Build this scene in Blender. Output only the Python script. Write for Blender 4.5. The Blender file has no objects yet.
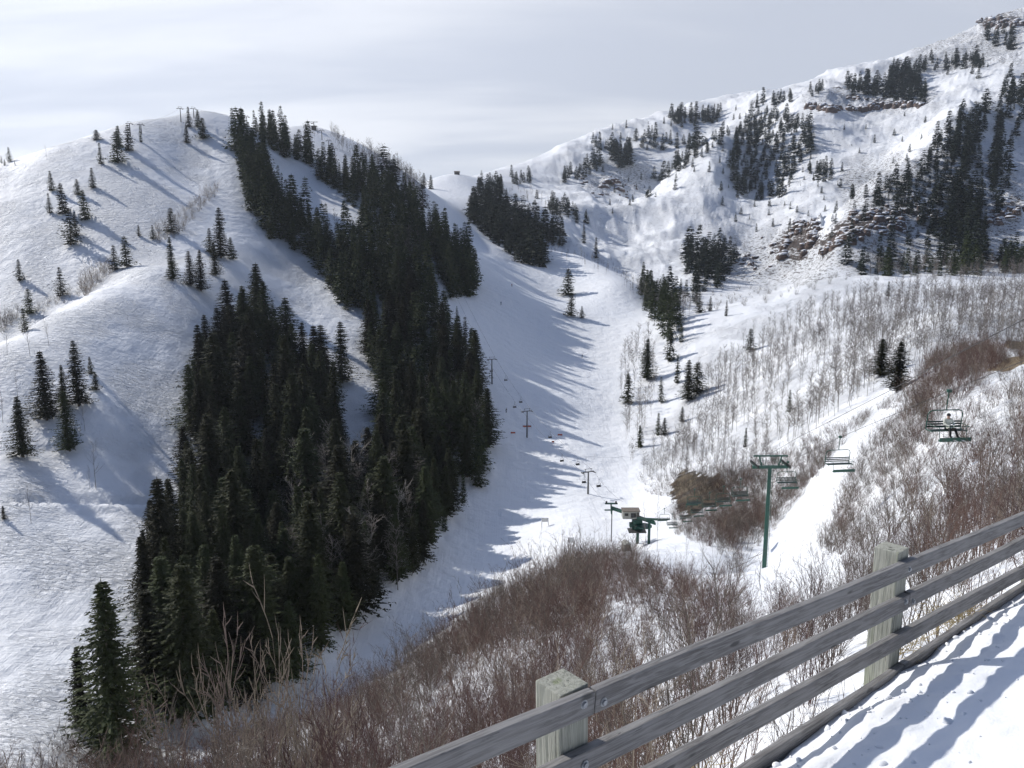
SUNEL, SUNAZ, SUN_E, EXPO = 35.0, 57.0, 4.0, 0.12
SKY_RANGE = (0.17, 0.98)
HAZE = 0.00007
import bpy, math, random
import numpy as np
from mathutils import Vector, Matrix

rng = np.random.default_rng(7)
random.seed(7)
SC = bpy.context.scene
COL = SC.collection

# ------------------------------------------------------------------ camera model
F = 804.0
PITCH = math.radians(10.0)
CP, SP = math.cos(PITCH), math.sin(PITCH)

def ray(u, v):
    """pixel -> (a, t): world direction (a, 1, t)"""
    x = (np.asarray(u, float) - 512) / F
    y = (384 - np.asarray(v, float)) / F
    fw = CP + y * SP
    return x / fw, (-SP + y * CP) / fw

def proj(X, Y, Z):
    d = Y * CP - Z * SP
    h = Y * SP + Z * CP
    return 512 + F * X / d, 384 - F * h / d

def at(u, v, D):
    a, t = ray(u, v)
    return Vector((float(a) * D, D, float(t) * D))

# ------------------------------------------------------------------ noise
def _hash(ix, iy, seed):
    h = (ix * 374761393 + iy * 668265263 + seed * 974634777) & 0xFFFFFFFF
    h = ((h ^ (h >> 13)) * 1274126177) & 0xFFFFFFFF
    return ((h ^ (h >> 16)) & 0xFFFF) / 65535.0

def vnoise(x, y, seed=0):
    ix = np.floor(x).astype(np.int64); iy = np.floor(y).astype(np.int64)
    fx = x - ix; fy = y - iy
    fx = fx * fx * fx * (fx * (fx * 6 - 15) + 10); fy = fy * fy * fy * (fy * (fy * 6 - 15) + 10)
    a = _hash(ix, iy, seed); b = _hash(ix + 1, iy, seed)
    c = _hash(ix, iy + 1, seed); d = _hash(ix + 1, iy + 1, seed)
    return (a * (1 - fx) + b * fx) * (1 - fy) + (c * (1 - fx) + d * fx) * fy

def fbm(x, y, octs=4, seed=0, ridged=False):
    s = 0; amp = 1; tot = 0
    for o in range(octs):
        n = vnoise(x * 2 ** o + 13.7 * o, y * 2 ** o - 7.3 * o, seed + o) * 2 - 1
        if ridged: n = 1 - 2 * np.abs(n)
        s = s + amp * n; tot += amp; amp *= 0.5
    return s / tot

def smooth(e0, e1, x):
    t = np.clip((x - e0) / (e1 - e0), 0, 1)
    return t * t * (3 - 2 * t)

def inpoly(u, v, poly):
    u = np.asarray(u, float); v = np.asarray(v, float)
    r = np.zeros(u.shape, bool)
    n = len(poly)
    for i in range(n):
        x1, y1 = poly[i]; x2, y2 = poly[(i + 1) % n]
        if y1 == y2: continue
        c = ((y1 > v) != (y2 > v)) & (u < (x2 - x1) * (v - y1) / (y2 - y1) + x1)
        r ^= c
    return r

# ------------------------------------------------------------------ terrain control columns: (v, distance)
COLS = {
 -60: [(900,60),(768,95),(600,140),(470,185),(375,230),(384,270),(345,320),(250,370),(185,430),(215,520),(260,900),(250,2500)],
 0: [(900,55),(800,85),(745,100),(600,140),(500,168),(457,182),(343,232),(358,262),(322,300),(240,350),(168,425),(200,520),(245,900),(240,2500)],
 50: [(900,55),(800,85),(745,104),(600,143),(500,173),(430,200),(315,258),(326,285),(290,315),(220,365),(150,435),(185,540),(240,900),(240,2500)],
 100: [(900,50),(800,85),(745,110),(700,118),(600,145),(500,178),(420,205),(350,238),(288,280),(294,305),(262,330),(200,380),(150,440),(132,472),(165,560),(235,900),(235,2500)],
 150: [(900,50),(800,85),(745,112),(700,120),(650,135),(560,160),(480,195),(400,225),(330,260),(265,310),(267,330),(235,355),(190,400),(150,450),(122,490),(160,600),(235,900),(235,2500)],
 200: [(900,45),(790,80),(745,112),(700,122),(660,134),(560,163),(480,200),(400,235),(330,275),(270,325),(230,372),(180,440),(140,490),(112,520),(150,640),(230,1000),(230,2500)],
 235: [(880,40),(770,80),(745,100),(720,120),(640,143),(560,170),(480,205),(400,245),(320,300),(260,350),(215,400),(165,460),(118,530),(145,640),(230,1000),(230,2500)],
 300: [(880,30),(780,60),(728,82),(738,97),(700,130),(690,135),(640,145),(560,175),(480,215),(400,265),(330,320),(270,385),(200,475),(150,570),(124,640),(150,740),(230,1100),(230,2500)],
 350: [(890,12),(800,28),(740,52),(705,84),(718,98),(680,136),(640,150),(600,162),(560,178),(480,220),(400,272),(330,330),(270,392),(200,490),(155,590),(138,660),(170,760),(230,1100),(230,2500)],
 400: [(895,9),(790,25),(710,50),(670,84),(685,98),(655,143),(620,158),(560,182),(480,228),(400,284),(330,345),(270,405),(215,490),(180,600),(168,680),(190,800),(230,1100),(225,2500)],
 450: [(880,8),(760,24),(680,50),(628,98),(642,120),(630,140),(600,165),(560,187),(500,225),(450,258),(400,300),(340,350),(300,400),(270,460),(230,590),(200,780),(185,900),(172,1000),(185,1150),(215,1600),(215,2500)],
 500: [(870,8),(740,24),(650,50),(610,80),(588,110),(600,130),(590,150),(570,180),(520,215),(470,250),(420,295),(370,345),(320,410),(270,520),(240,650),(215,780),(190,1000),(168,1300),(200,1800),(215,2500)],
 560: [(850,8),(720,24),(620,50),(588,80),(564,120),(572,140),(552,168),(520,200),(480,245),(440,282),(400,325),(350,400),(300,500),(270,580),(252,650),(260,720),(235,800),(205,950),(185,1150),(149,1350),(190,1900),(215,2500)],
 620: [(830,8),(700,24),(600,50),(565,85),(553,125),(556,150),(545,175),(510,215),(470,258),(420,315),(370,375),(320,445),(284,510),(275,565),(287,630),(262,760),(235,870),(208,960),(218,1050),(185,1200),(160,1300),(129,1450),(170,2000)],
 680: [(800,8),(670,24),(595,50),(568,80),(552,110),(532,140),(538,165),(510,190),(480,225),(440,270),(400,315),(360,360),(322,410),(312,440),(320,510),(300,600),(270,700),(225,870),(190,1000),(163,1090),(180,1200),(145,1350),(111,1500),(150,2000)],
 760: [(730,8),(640,22),(620,50),(612,86),(562,108),(520,135),(500,160),(470,190),(430,230),(380,285),(340,345),(297,425),(314,485),(295,600),(260,800),(200,1000),(150,1200),(100,1400),(140,1900),(180,2500)],
 850: [(690,8),(620,22),(560,45),(510,80),(450,120),(400,180),(350,255),(310,340),(273,425),(294,490),(270,575),(248,600),(225,650),(204,700),(212,790),(185,910),(150,1060),(112,1210),(102,1240),(70,1550),(110,2000)],
 930: [(650,8),(560,22),(500,45),(450,75),(400,115),(370,155),(320,240),(290,360),(274,430),(283,490),(272,560),(235,630),(190,720),(150,800),(124,880),(128,980),(100,1160),(80,1320),(50,1560),(90,2000)],
 545: [(855,8),(725,24),(628,50),(594,80),(570,115),(580,130),(565,168),(520,206),(480,247),(440,285),(400,322),(350,395),(300,475),(270,560),(250,650),(258,710),(236,760),(212,830),(220,900),(200,1000),(182,1150),(155,1350),(190,1900)],
 590: [(840,8),(710,24),(610,50),(576,82),(558,122),(565,142),(550,170),(512,210),(475,250),(430,300),(380,360),(330,430),(290,510),(260,600),(272,680),(250,780),(222,900),(200,1050),(178,1180),(139,1390),(180,1950)],
 720: [(765,8),(655,23),(606,50),(592,84),(556,108),(526,138),(515,162),(490,190),(455,228),(410,278),(350,350),(308,418),(314,490),(298,600),(265,740),(225,870),(180,990),(130,1180),(143,1270),(125,1400),(106,1480),(150,2000)],
 800: [(710,8),(632,22),(592,47),(566,84),(510,115),(440,170),(400,220),(350,290),(310,370),(284,425),(304,490),(276,640),(240,760),(200,880),(150,1050),(110,1220),(104,1250),(88,1450),(130,1950)],
 900: [(668,8),(588,22),(528,45),(478,78),(424,118),(385,165),(335,245),(295,355),(276,430),(290,490),(268,580),(240,620),(200,700),(163,790),(170,880),(150,990),(116,1150),(106,1190),(58,1520),(98,2000)],
 1024: [(600,8),(510,22),(450,45),(400,75),(370,105),(353,145),(340,200),(310,285),(278,410),(283,460),(262,580),(200,720),(150,850),(90,1050),(50,1300),(10,1700),(50,2100),(100,2500)],
 1110: [(580,8),(500,22),(440,45),(390,75),(360,105),(340,150),(325,205),(300,290),(270,410),(275,470),(250,590),(190,720),(130,850),(70,1050),(30,1300),(10,1700),(50,2100),(100,2500)],
}
pa, pt, pd = [], [], []
for u, pts in COLS.items():
    for v, D in pts:
        a, t = ray(u, v)
        pa.append(float(a)); pt.append(float(t)); pd.append(float(D))
for a in (-0.85, -0.4, 0.0, 0.35, 0.7):
    for D, z in ((1.2, -3.4), (2.5, -3.9), (4.5, -4.6)):
        zz = z - (0.6 if a < 0 else 0.0)
        pa.append(a); pt.append(zz / D); pd.append(D)
for a, D, t in ((-0.62, 10, -0.95), (-0.62, 25, -0.80), (-0.3, 10, -0.88), (-0.3, 25, -0.76)):
    pa.append(a); pt.append(t); pd.append(float(D))
pa = np.array(pa); pt = np.array(pt); pd = np.array(pd)
KA, KD = 5.0, 3.4
P = np.stack([pa * KA, np.log(pd) * KD], 1)
def _phi(r2): return np.sqrt(r2 + 0.04)
M_ = _phi(((P[:, None] - P[None]) ** 2).sum(2))
n_ = len(P)
Aug = np.zeros((n_ + 1, n_ + 1)); Aug[:n_, :n_] = M_ - 0.004 * np.eye(n_); Aug[:n_, n_] = 1; Aug[n_, :n_] = 1
sol = np.linalg.solve(Aug, np.append(pt, 0))
ca = np.linspace(-0.95, 0.95, 160); cl = np.linspace(math.log(1.2), math.log(2700), 220)
G = np.zeros((len(ca), len(cl)))
for i, a in enumerate(ca):
    q = np.stack([np.full(len(cl), a * KA), cl * KD], 1)
    G[i] = _phi(((q[:, None] - P[None]) ** 2).sum(2)) @ sol[:n_] + sol[n_]
def coarse(a, l):
    fa = np.clip((a - ca[0]) / (ca[1] - ca[0]), 0, len(ca) - 1.001)
    fl = np.clip((l - cl[0]) / (cl[1] - cl[0]), 0, len(cl) - 1.001)
    i = fa.astype(int); j = fl.astype(int); x = fa - i; y = fl - j
    return (G[i, j] * (1 - x) + G[i + 1, j] * x) * (1 - y) + (G[i, j + 1] * (1 - x) + G[i + 1, j + 1] * x) * y

NA, NL = 1150, 900
core = np.linspace(-0.78, 0.78, NA - 60)
GA = np.concatenate([np.linspace(-2.4, -0.79, 30), core, np.linspace(0.79, 2.4, 30)])
GL = np.linspace(math.log(1.3), math.log(2600), NL)
AA, LL = np.meshgrid(GA, GL, indexing='ij')
DD = np.exp(LL)
TT = coarse(np.clip(AA, -0.9, 0.9), LL)
k = np.array([1, 4, 6, 4, 1]) / 16.0
for _ in range(3):   # soften the facets of the coarse grid
    TP = np.pad(TT, ((2, 2), (0, 0)), 'edge'); TT = sum(k[q] * TP[q:q + NA] for q in range(5))
    TP = np.pad(TT, ((0, 0), (2, 2)), 'edge'); TT = sum(k[q] * TP[:, q:q + NL] for q in range(5))
XX = AA * DD; YY = DD.copy(); ZZ = TT * DD
PU, PV = proj(XX, YY, ZZ)

def blur(m, n):
    for _ in range(n):
        MP = np.pad(m, ((2, 2), (0, 0)), 'edge'); m = sum(k[q] * MP[q:q + NA] for q in range(5))
        MP = np.pad(m, ((0, 0), (2, 2)), 'edge'); m = sum(k[q] * MP[:, q:q + NL] for q in range(5))
    return m
def mask(polys, d0, d1, n=3):
    m = np.zeros(AA.shape)
    WU = PU + WRP[0]; WV = PV + WRP[1]
    for p in polys: m[inpoly(WU, WV, p) & (DD > d0) & (DD < d1)] = 1
    return blur(m, n)

WRP = (fbm(PU / 16, PV / 10, 4, 301) * 6, fbm(PU / 16, PV / 10, 4, 307) * 4)
# piste: groomed smooth snow; crag: rough far mountains
RUN = [(250,760),(330,650),(400,590),(450,520),(495,470),(470,360),(430,270),(415,190),(440,160),(475,160),(500,210),(540,250),(600,250),(660,310),(655,350),(630,400),(640,470),(670,500),(640,545),(560,600),(480,640),(380,720),(300,800)]
m_run = mask([RUN, [(205,120),(240,120),(245,215),(215,260),(170,300),(190,260),(215,200)], [(225,235),(300,160),(360,220),(360,240)]], 120, 1100, 4)
m_far = smooth(560, 760, DD) * smooth(-0.05, 0.12, AA)
m_mid = smooth(0.16, 0.22, AA) * smooth(150, 200, DD) * (1 - smooth(430, 520, DD))
m_left = (1 - smooth(0.0, 0.06, AA)) * smooth(95, 120, DD) * (1 - smooth(560, 640, DD)) * (1 - m_run)
m_near = 1 - smooth(90, 130, DD)
N1 = fbm(XX / 170, YY / 170, 5, 11, True)
N2 = fbm(XX / 26, YY / 26, 4, 23)
N3 = fbm(XX / 5.5, YY / 5.5, 3, 31)
N4 = fbm(XX / 60, YY / 60, 4, 5, True)
ZZ = ZZ + m_far * (N1 * 12 + N4 * 5.5 + N2 * 1.2 + 4.2 * fbm(XX / 34 + YY / 160, YY / 150, 4, 45, True) + 1.2 * fbm(XX / 16, YY / 20, 3, 46, True)) + m_mid * (N4 * 1.6 + N2 * 0.9 + N3 * 0.25) \
     + m_left * (N4 * 0.8 + N2 * 0.5 + N3 * 0.16) + m_near * smooth(6, 30, DD) * (N2 * 0.8 + N3 * 0.28) \
     + (1 - m_run) * N2 * 0.25 + m_run * N2 * 0.35

ZZ = ZZ - 4.2 * np.exp(-((XX - 29) ** 2 + (YY - 86) ** 2) / (2 * 10.0 ** 2))
# cat track cut across the left slope
u_ = PU; vt = 499 + 0.02 * (u_ - 75)
w_ = smooth(-12, 0, PU) * 1.0
bench = np.exp(-((PV - vt) / 3.2) ** 2) * (PU < 158) * (DD > 150) * (DD < 260)
lip = np.exp(-((PV - vt - 6) / 3.0) ** 2) * (PU < 158) * (DD > 150) * (DD < 260)
ZZ = ZZ - 1.5 * bench + 0.8 * lip

# rock
ROCK_POLYS = [
 [(806,107),(830,104),(905,103),(925,106),(922,112),(880,111),(830,113)],
 [(778,240),(790,226),(818,222),(822,240),(808,262),(795,275),(775,262),(770,250)],
 [(815,245),(835,228),(870,212),(905,203),(940,205),(955,215),(930,222),(880,232),(850,245),(830,262),(818,262)],
 [(600,178),(612,174),(620,184),(608,188)],
 [(985,215),(1024,200),(1024,222),(985,228)],
 [(975,22),(995,16),(1024,20),(1024,34),(1000,30),(980,34)],
 [(870,90),(835,88),(820,96),(870,99)],
]
m_rock = mask(ROCK_POLYS, 540, 1900, 6)
m_rock2 = mask([[(735,235),(760,230),(850,250),(830,285),(700,285),(690,265)], [(800,95),(940,100),(950,112),(800,115)],
                [(840,170),(960,150),(1024,180),(1024,270),(840,270)], [(575,170),(660,165),(650,190),(590,195)],
                [(930,10),(1024,5),(1024,70),(900,80)]], 540, 1900, 8)
crag = smooth(0.15, 0.5, m_rock)
ZZ = ZZ + crag * (6 * np.abs(fbm(XX / 16, YY / 16, 4, 77)) + 2.0)
# bare earth / grass / litter
m_earth = mask([[(672,482),(690,476),(725,480),(728,500),(705,510),(690,518),(680,515),(680,505),(668,498)]], 100, 260, 9)
m_grass = mask([[(985,372),(1000,362),(1024,354),(1030,362),(1000,372)], [(1004,345),(1024,338),(1024,350)]], 80, 260, 4)
NEAR_BRUSH = [(0,760),(250,740),(330,710),(400,670),(450,630),(500,595),(560,570),(600,560),(620,550),(670,560),(700,590),(740,600),(860,600),(870,650),(760,720),(650,900),(0,900)]
GULLY = [(700,480),(760,470),(830,430),(920,390),(990,340),(1024,340),(1024,360),(960,380),(870,420),(838,450),(800,500),(770,530),(740,545),(720,560),(690,560),(670,520)]
GULLY2 = [(870,440),(905,410),(925,400),(930,440),(900,470),(865,500),(845,540),(800,592),(795,585),(818,550),(838,500),(850,460)]
m_brush = mask([NEAR_BRUSH], 3, 150, 6) * 0.62 + mask([GULLY, GULLY2], 60, 240, 8) * 0.55
m_brush = np.clip(m_brush, 0, 1) * (1 - mask([[(862,428),(838,452),(800,503),(770,543),(745,575),(740,592),(790,590),(818,550),(838,500),(852,460),(880,436)]], 60, 240, 2))
for arr in (): pass
TT = ZZ / DD

def T_at(a, l):
    fa = np.interp(a, GA, np.arange(NA)); fl = np.clip((l - GL[0]) / (GL[1] - GL[0]), 0, NL - 1.001)
    fa = np.clip(fa, 0, NA - 1.001); i = fa.astype(int); j = fl.astype(int); x = fa - i; y = fl - j
    return (TT[i, j] * (1 - x) + TT[i + 1, j] * x) * (1 - y) + (TT[i, j + 1] * (1 - x) + TT[i + 1, j + 1] * x) * y
def ground(X, Y):
    return float(T_at(np.array([X / Y]), np.array([math.log(max(Y, 1.31))]))[0]) * Y
def hits(us, vs, dmin=5.0):
    """first crossing of each pixel's ray with the terrain -> X, Y, Z, ok"""
    a, t = ray(us, vs)
    out = np.zeros((len(a), 3)); ok = np.zeros(len(a), bool)
    j0 = int(np.searchsorted(GL, math.log(dmin)))
    for q in range(0, len(a), 400):
        aa = a[q:q + 400]
        Tm = T_at(np.repeat(aa, NL - j0), np.tile(GL[j0:], len(aa))).reshape(len(aa), -1)
        ge = Tm >= t[q:q + 400, None]
        idx = ge.argmax(1); good = ge.any(1) & (idx > 0)
        r = np.arange(len(aa)); i0 = np.maximum(idx - 1, 0)
        t0 = Tm[r, i0]; t1 = Tm[r, idx]
        fr = np.where(good, (t[q:q + 400] - t0) / np.maximum(t1 - t0, 1e-9), 0)
        l = GL[j0 + i0] + fr * (GL[1] - GL[0])
        D = np.exp(l)
        out[q:q + 400] = np.stack([aa * D, D, t[q:q + 400] * D], 1); ok[q:q + 400] = good
    return out, ok
def hit(u, v, dmin=5.0):
    o, k_ = hits(np.array([u], float), np.array([v], float), dmin)
    if not k_[0]:          # just above a crest: take the crest itself
        for dv in range(1, 14):
            o, k_ = hits(np.array([u], float), np.array([v + dv], float), dmin)
            if k_[0]: break
    return Vector(o[0])
# ------------------------------------------------------------------ object helpers
def tag(o, label=None, cat=None, group=None, kind=None):
    if label: o['label'] = label
    if cat: o['category'] = cat
    if group: o['group'] = group
    if kind: o['kind'] = kind
    return o
def empty(name, loc=(0, 0, 0), rz=0.0):
    o = bpy.data.objects.new(name, None); COL.objects.link(o)
    o.location = loc; o.rotation_euler = (0, 0, rz); o.empty_display_size = 0.3
    return o
def link(name, me, parent=None, mat=None):
    o = bpy.data.objects.new(name, me); COL.objects.link(o)
    if parent is not None: o.parent = parent
    if mat is not None and not me.materials: me.materials.append(mat)
    return o
def np_mesh(name, verts, faces, mat=None, smooth_=False):
    """faces: (n, k) int array, all with the same k"""
    verts = np.asarray(verts, np.float32); faces = np.asarray(faces, np.int32)
    me = bpy.data.meshes.new(name)
    me.vertices.add(len(verts)); me.vertices.foreach_set('co', verts.ravel())
    kf = faces.shape[1]
    me.loops.add(faces.size); me.loops.foreach_set('vertex_index', faces.ravel())
    me.polygons.add(len(faces))
    me.polygons.foreach_set('loop_start', np.arange(0, faces.size, kf, dtype=np.int32))
    me.polygons.foreach_set('loop_total', np.full(len(faces), kf, np.int32))
    if smooth_: me.polygons.foreach_set('use_smooth', np.ones(len(faces), bool))
    me.update(calc_edges=True)
    if mat: me.materials.append(mat)
    return me
def copy_tree(o, parent=None):
    c = o.copy(); COL.objects.link(c); c.parent = parent
    for ch in list(o.children): copy_tree(ch, c)
    return c

class MB:
    """collects boxes, bars, tubes and links them as one mesh object"""
    def __init__(s): s.v = []; s.f = []
    def box(s, lo, hi, M=None):
        b = len(s.v)
        for z in (lo[2], hi[2]):
            for x, y in ((lo[0], lo[1]), (hi[0], lo[1]), (hi[0], hi[1]), (lo[0], hi[1])):
                p = Vector((x, y, z)); s.v.append(M @ p if M else p)
        for q in ((0,3,2,1),(4,5,6,7),(0,1,5,4),(1,2,6,5),(2,3,7,6),(3,0,4,7)): s.f.append(tuple(b + i for i in q))
        return s
    def bar(s, a, b, w, h, up=(0, 0, 1)):
        a = Vector(a); b = Vector(b); d = (b - a); L = d.length; d.normalize()
        x = d.cross(Vector(up)); 
        if x.length < 1e-4: x = d.cross(Vector((0, 1, 0)))
        x.normalize(); y = x.cross(d)
        M = Matrix((x, d, y)).transposed().to_4x4(); M.translation = a
        return s.box((-w / 2, 0, -h / 2), (w / 2, L, h / 2), M)
    def tube(s, pts, r, n=8, caps=True):
        pts = [Vector(p) for p in pts]; rs = r if isinstance(r, (list, tuple)) else [r] * len(pts)
        b0 = len(s.v)
        for i, p in enumerate(pts):
            d = (pts[min(i + 1, len(pts) - 1)] - pts[max(i - 1, 0)]).normalized()
            x = d.cross(Vector((0, 0, 1)))
            if x.length < 0.05: x = d.cross(Vector((0, 1, 0)))
            x.normalize(); y = x.cross(d)
            for q in range(n):
                A = 2 * math.pi * q / n
                s.v.append(p + (x * math.cos(A) + y * math.sin(A)) * rs[i])
        for i in range(len(pts) - 1):
            for q in range(n):
                a = b0 + i * n + q; b = b0 + i * n + (q + 1) % n
                s.f.append((a, b, b + n, a + n))
        if caps:
            s.f.append(tuple(b0 + q for q in range(n))[::-1])
            s.f.append(tuple(b0 + (len(pts) - 1) * n + q for q in range(n)))
        return s
    def build(s, name, mat, parent=None, bevel=0.0, sm=False):
        me = bpy.data.meshes.new(name); me.from_pydata([tuple(v) for v in s.v], [], s.f); me.update()
        import bmesh
        bm = bmesh.new(); bm.from_mesh(me); bmesh.ops.recalc_face_normals(bm, faces=bm.faces)
        if bevel: bmesh.ops.bevel(bm, geom=list(bm.edges), offset=bevel, segments=2, affect='EDGES', profile=0.6)
        bm.to_mesh(me); bm.free()
        if sm:
            for p in me.polygons: p.use_smooth = True
        me.materials.append(mat)
        return link(name, me, parent)

# ------------------------------------------------------------------ materials
def newmat(name):
    m = bpy.data.materials.new(name); m.use_nodes = True
    nt = m.node_tree; b = nt.nodes['Principled BSDF']
    return m, nt, b
def nd(nt, typ, **kw):
    n = nt.nodes.new(typ)
    for k_, v_ in kw.items():
        if k_.startswith('i_'): n.inputs[k_[2:].replace('_', ' ')].default_value = v_
        else: setattr(n, k_, v_)
    return n
def mixc(nt, fac, a, b):
    n = nt.nodes.new('ShaderNodeMix'); n.data_type = 'RGBA'
    for inp, val in ((n.inputs[0], fac), (n.inputs[6], a), (n.inputs[7], b)):
        if isinstance(val, bpy.types.NodeSocket): nt.links.new(val, inp)
        elif isinstance(val, (int, float)): inp.default_value = val
        else: inp.default_value = (*val, 1)
    return n.outputs[2]
def math_(nt, op, a, b=0.0, clamp=False):
    n = nt.nodes.new('ShaderNodeMath'); n.operation = op; n.use_clamp = clamp
    for inp, val in ((n.inputs[0], a), (n.inputs[1], b)):
        if isinstance(val, bpy.types.NodeSocket): nt.links.new(val, inp)
        else: inp.default_value = val
    return n.outputs[0]
def ramp(nt, fac, p0, p1, c0=0.0, c1=1.0):
    n = nt.nodes.new('ShaderNodeMapRange'); n.interpolation_type = 'SMOOTHSTEP'
    nt.links.new(fac, n.inputs[0]); n.inputs[1].default_value = p0; n.inputs[2].default_value = p1
    n.inputs[3].default_value = c0; n.inputs[4].default_value = c1
    return n.outputs[0]
def noise(nt, vec, scale, detail=3, rough=0.55, dist=0.0):
    n = nt.nodes.new('ShaderNodeTexNoise'); n.inputs['Scale'].default_value = scale
    n.inputs['Detail'].default_value = detail; n.inputs['Roughness'].default_value = rough
    n.inputs['Distortion'].default_value = dist
    nt.links.new(vec, n.inputs['Vector']); return n.outputs['Fac']
def bump(nt, height, strength, dist, prev=None):
    n = nt.nodes.new('ShaderNodeBump'); n.inputs['Distance'].default_value = dist
    if isinstance(strength, bpy.types.NodeSocket): nt.links.new(strength, n.inputs['Strength'])
    else: n.inputs['Strength'].default_value = strength
    nt.links.new(height, n.inputs['Height'])
    if prev is not None: nt.links.new(prev, n.inputs['Normal'])
    return n.outputs['Normal']

def simple_mat(name, col, rough=0.6, metal=0.0, var=0.25, scale=3.0, obvar=0.0, bmp=0.0, col2=None):
    m, nt, b = newmat(name)
    tc = nd(nt, 'ShaderNodeTexCoord')
    f = noise(nt, tc.outputs['Object'], scale, 4)
    c2 = col2 or tuple(c * (1 - var) for c in col)
    f2 = ramp(nt, f, 0.35, 0.65)
    c = mixc(nt, f2, col, c2)
    if obvar:
        oi = nd(nt, 'ShaderNodeObjectInfo')
        h = nd(nt, 'ShaderNodeHueSaturation'); nt.links.new(c, h.inputs['Color'])
        nt.links.new(ramp(nt, oi.outputs['Random'], 0, 1, 1 - obvar, 1 + obvar), h.inputs['Value'])
        nt.links.new(ramp(nt, oi.outputs['Random'], 0, 1, 0.48, 0.52), h.inputs['Hue'])
        c = h.outputs['Color']
    nt.links.new(c, b.inputs['Base Color'])
    b.inputs['Roughness'].default_value = rough; b.inputs['Metallic'].default_value = metal
    if bmp: nt.links.new(bump(nt, f, 0.6, bmp), b.inputs['Normal'])
    return m

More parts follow.
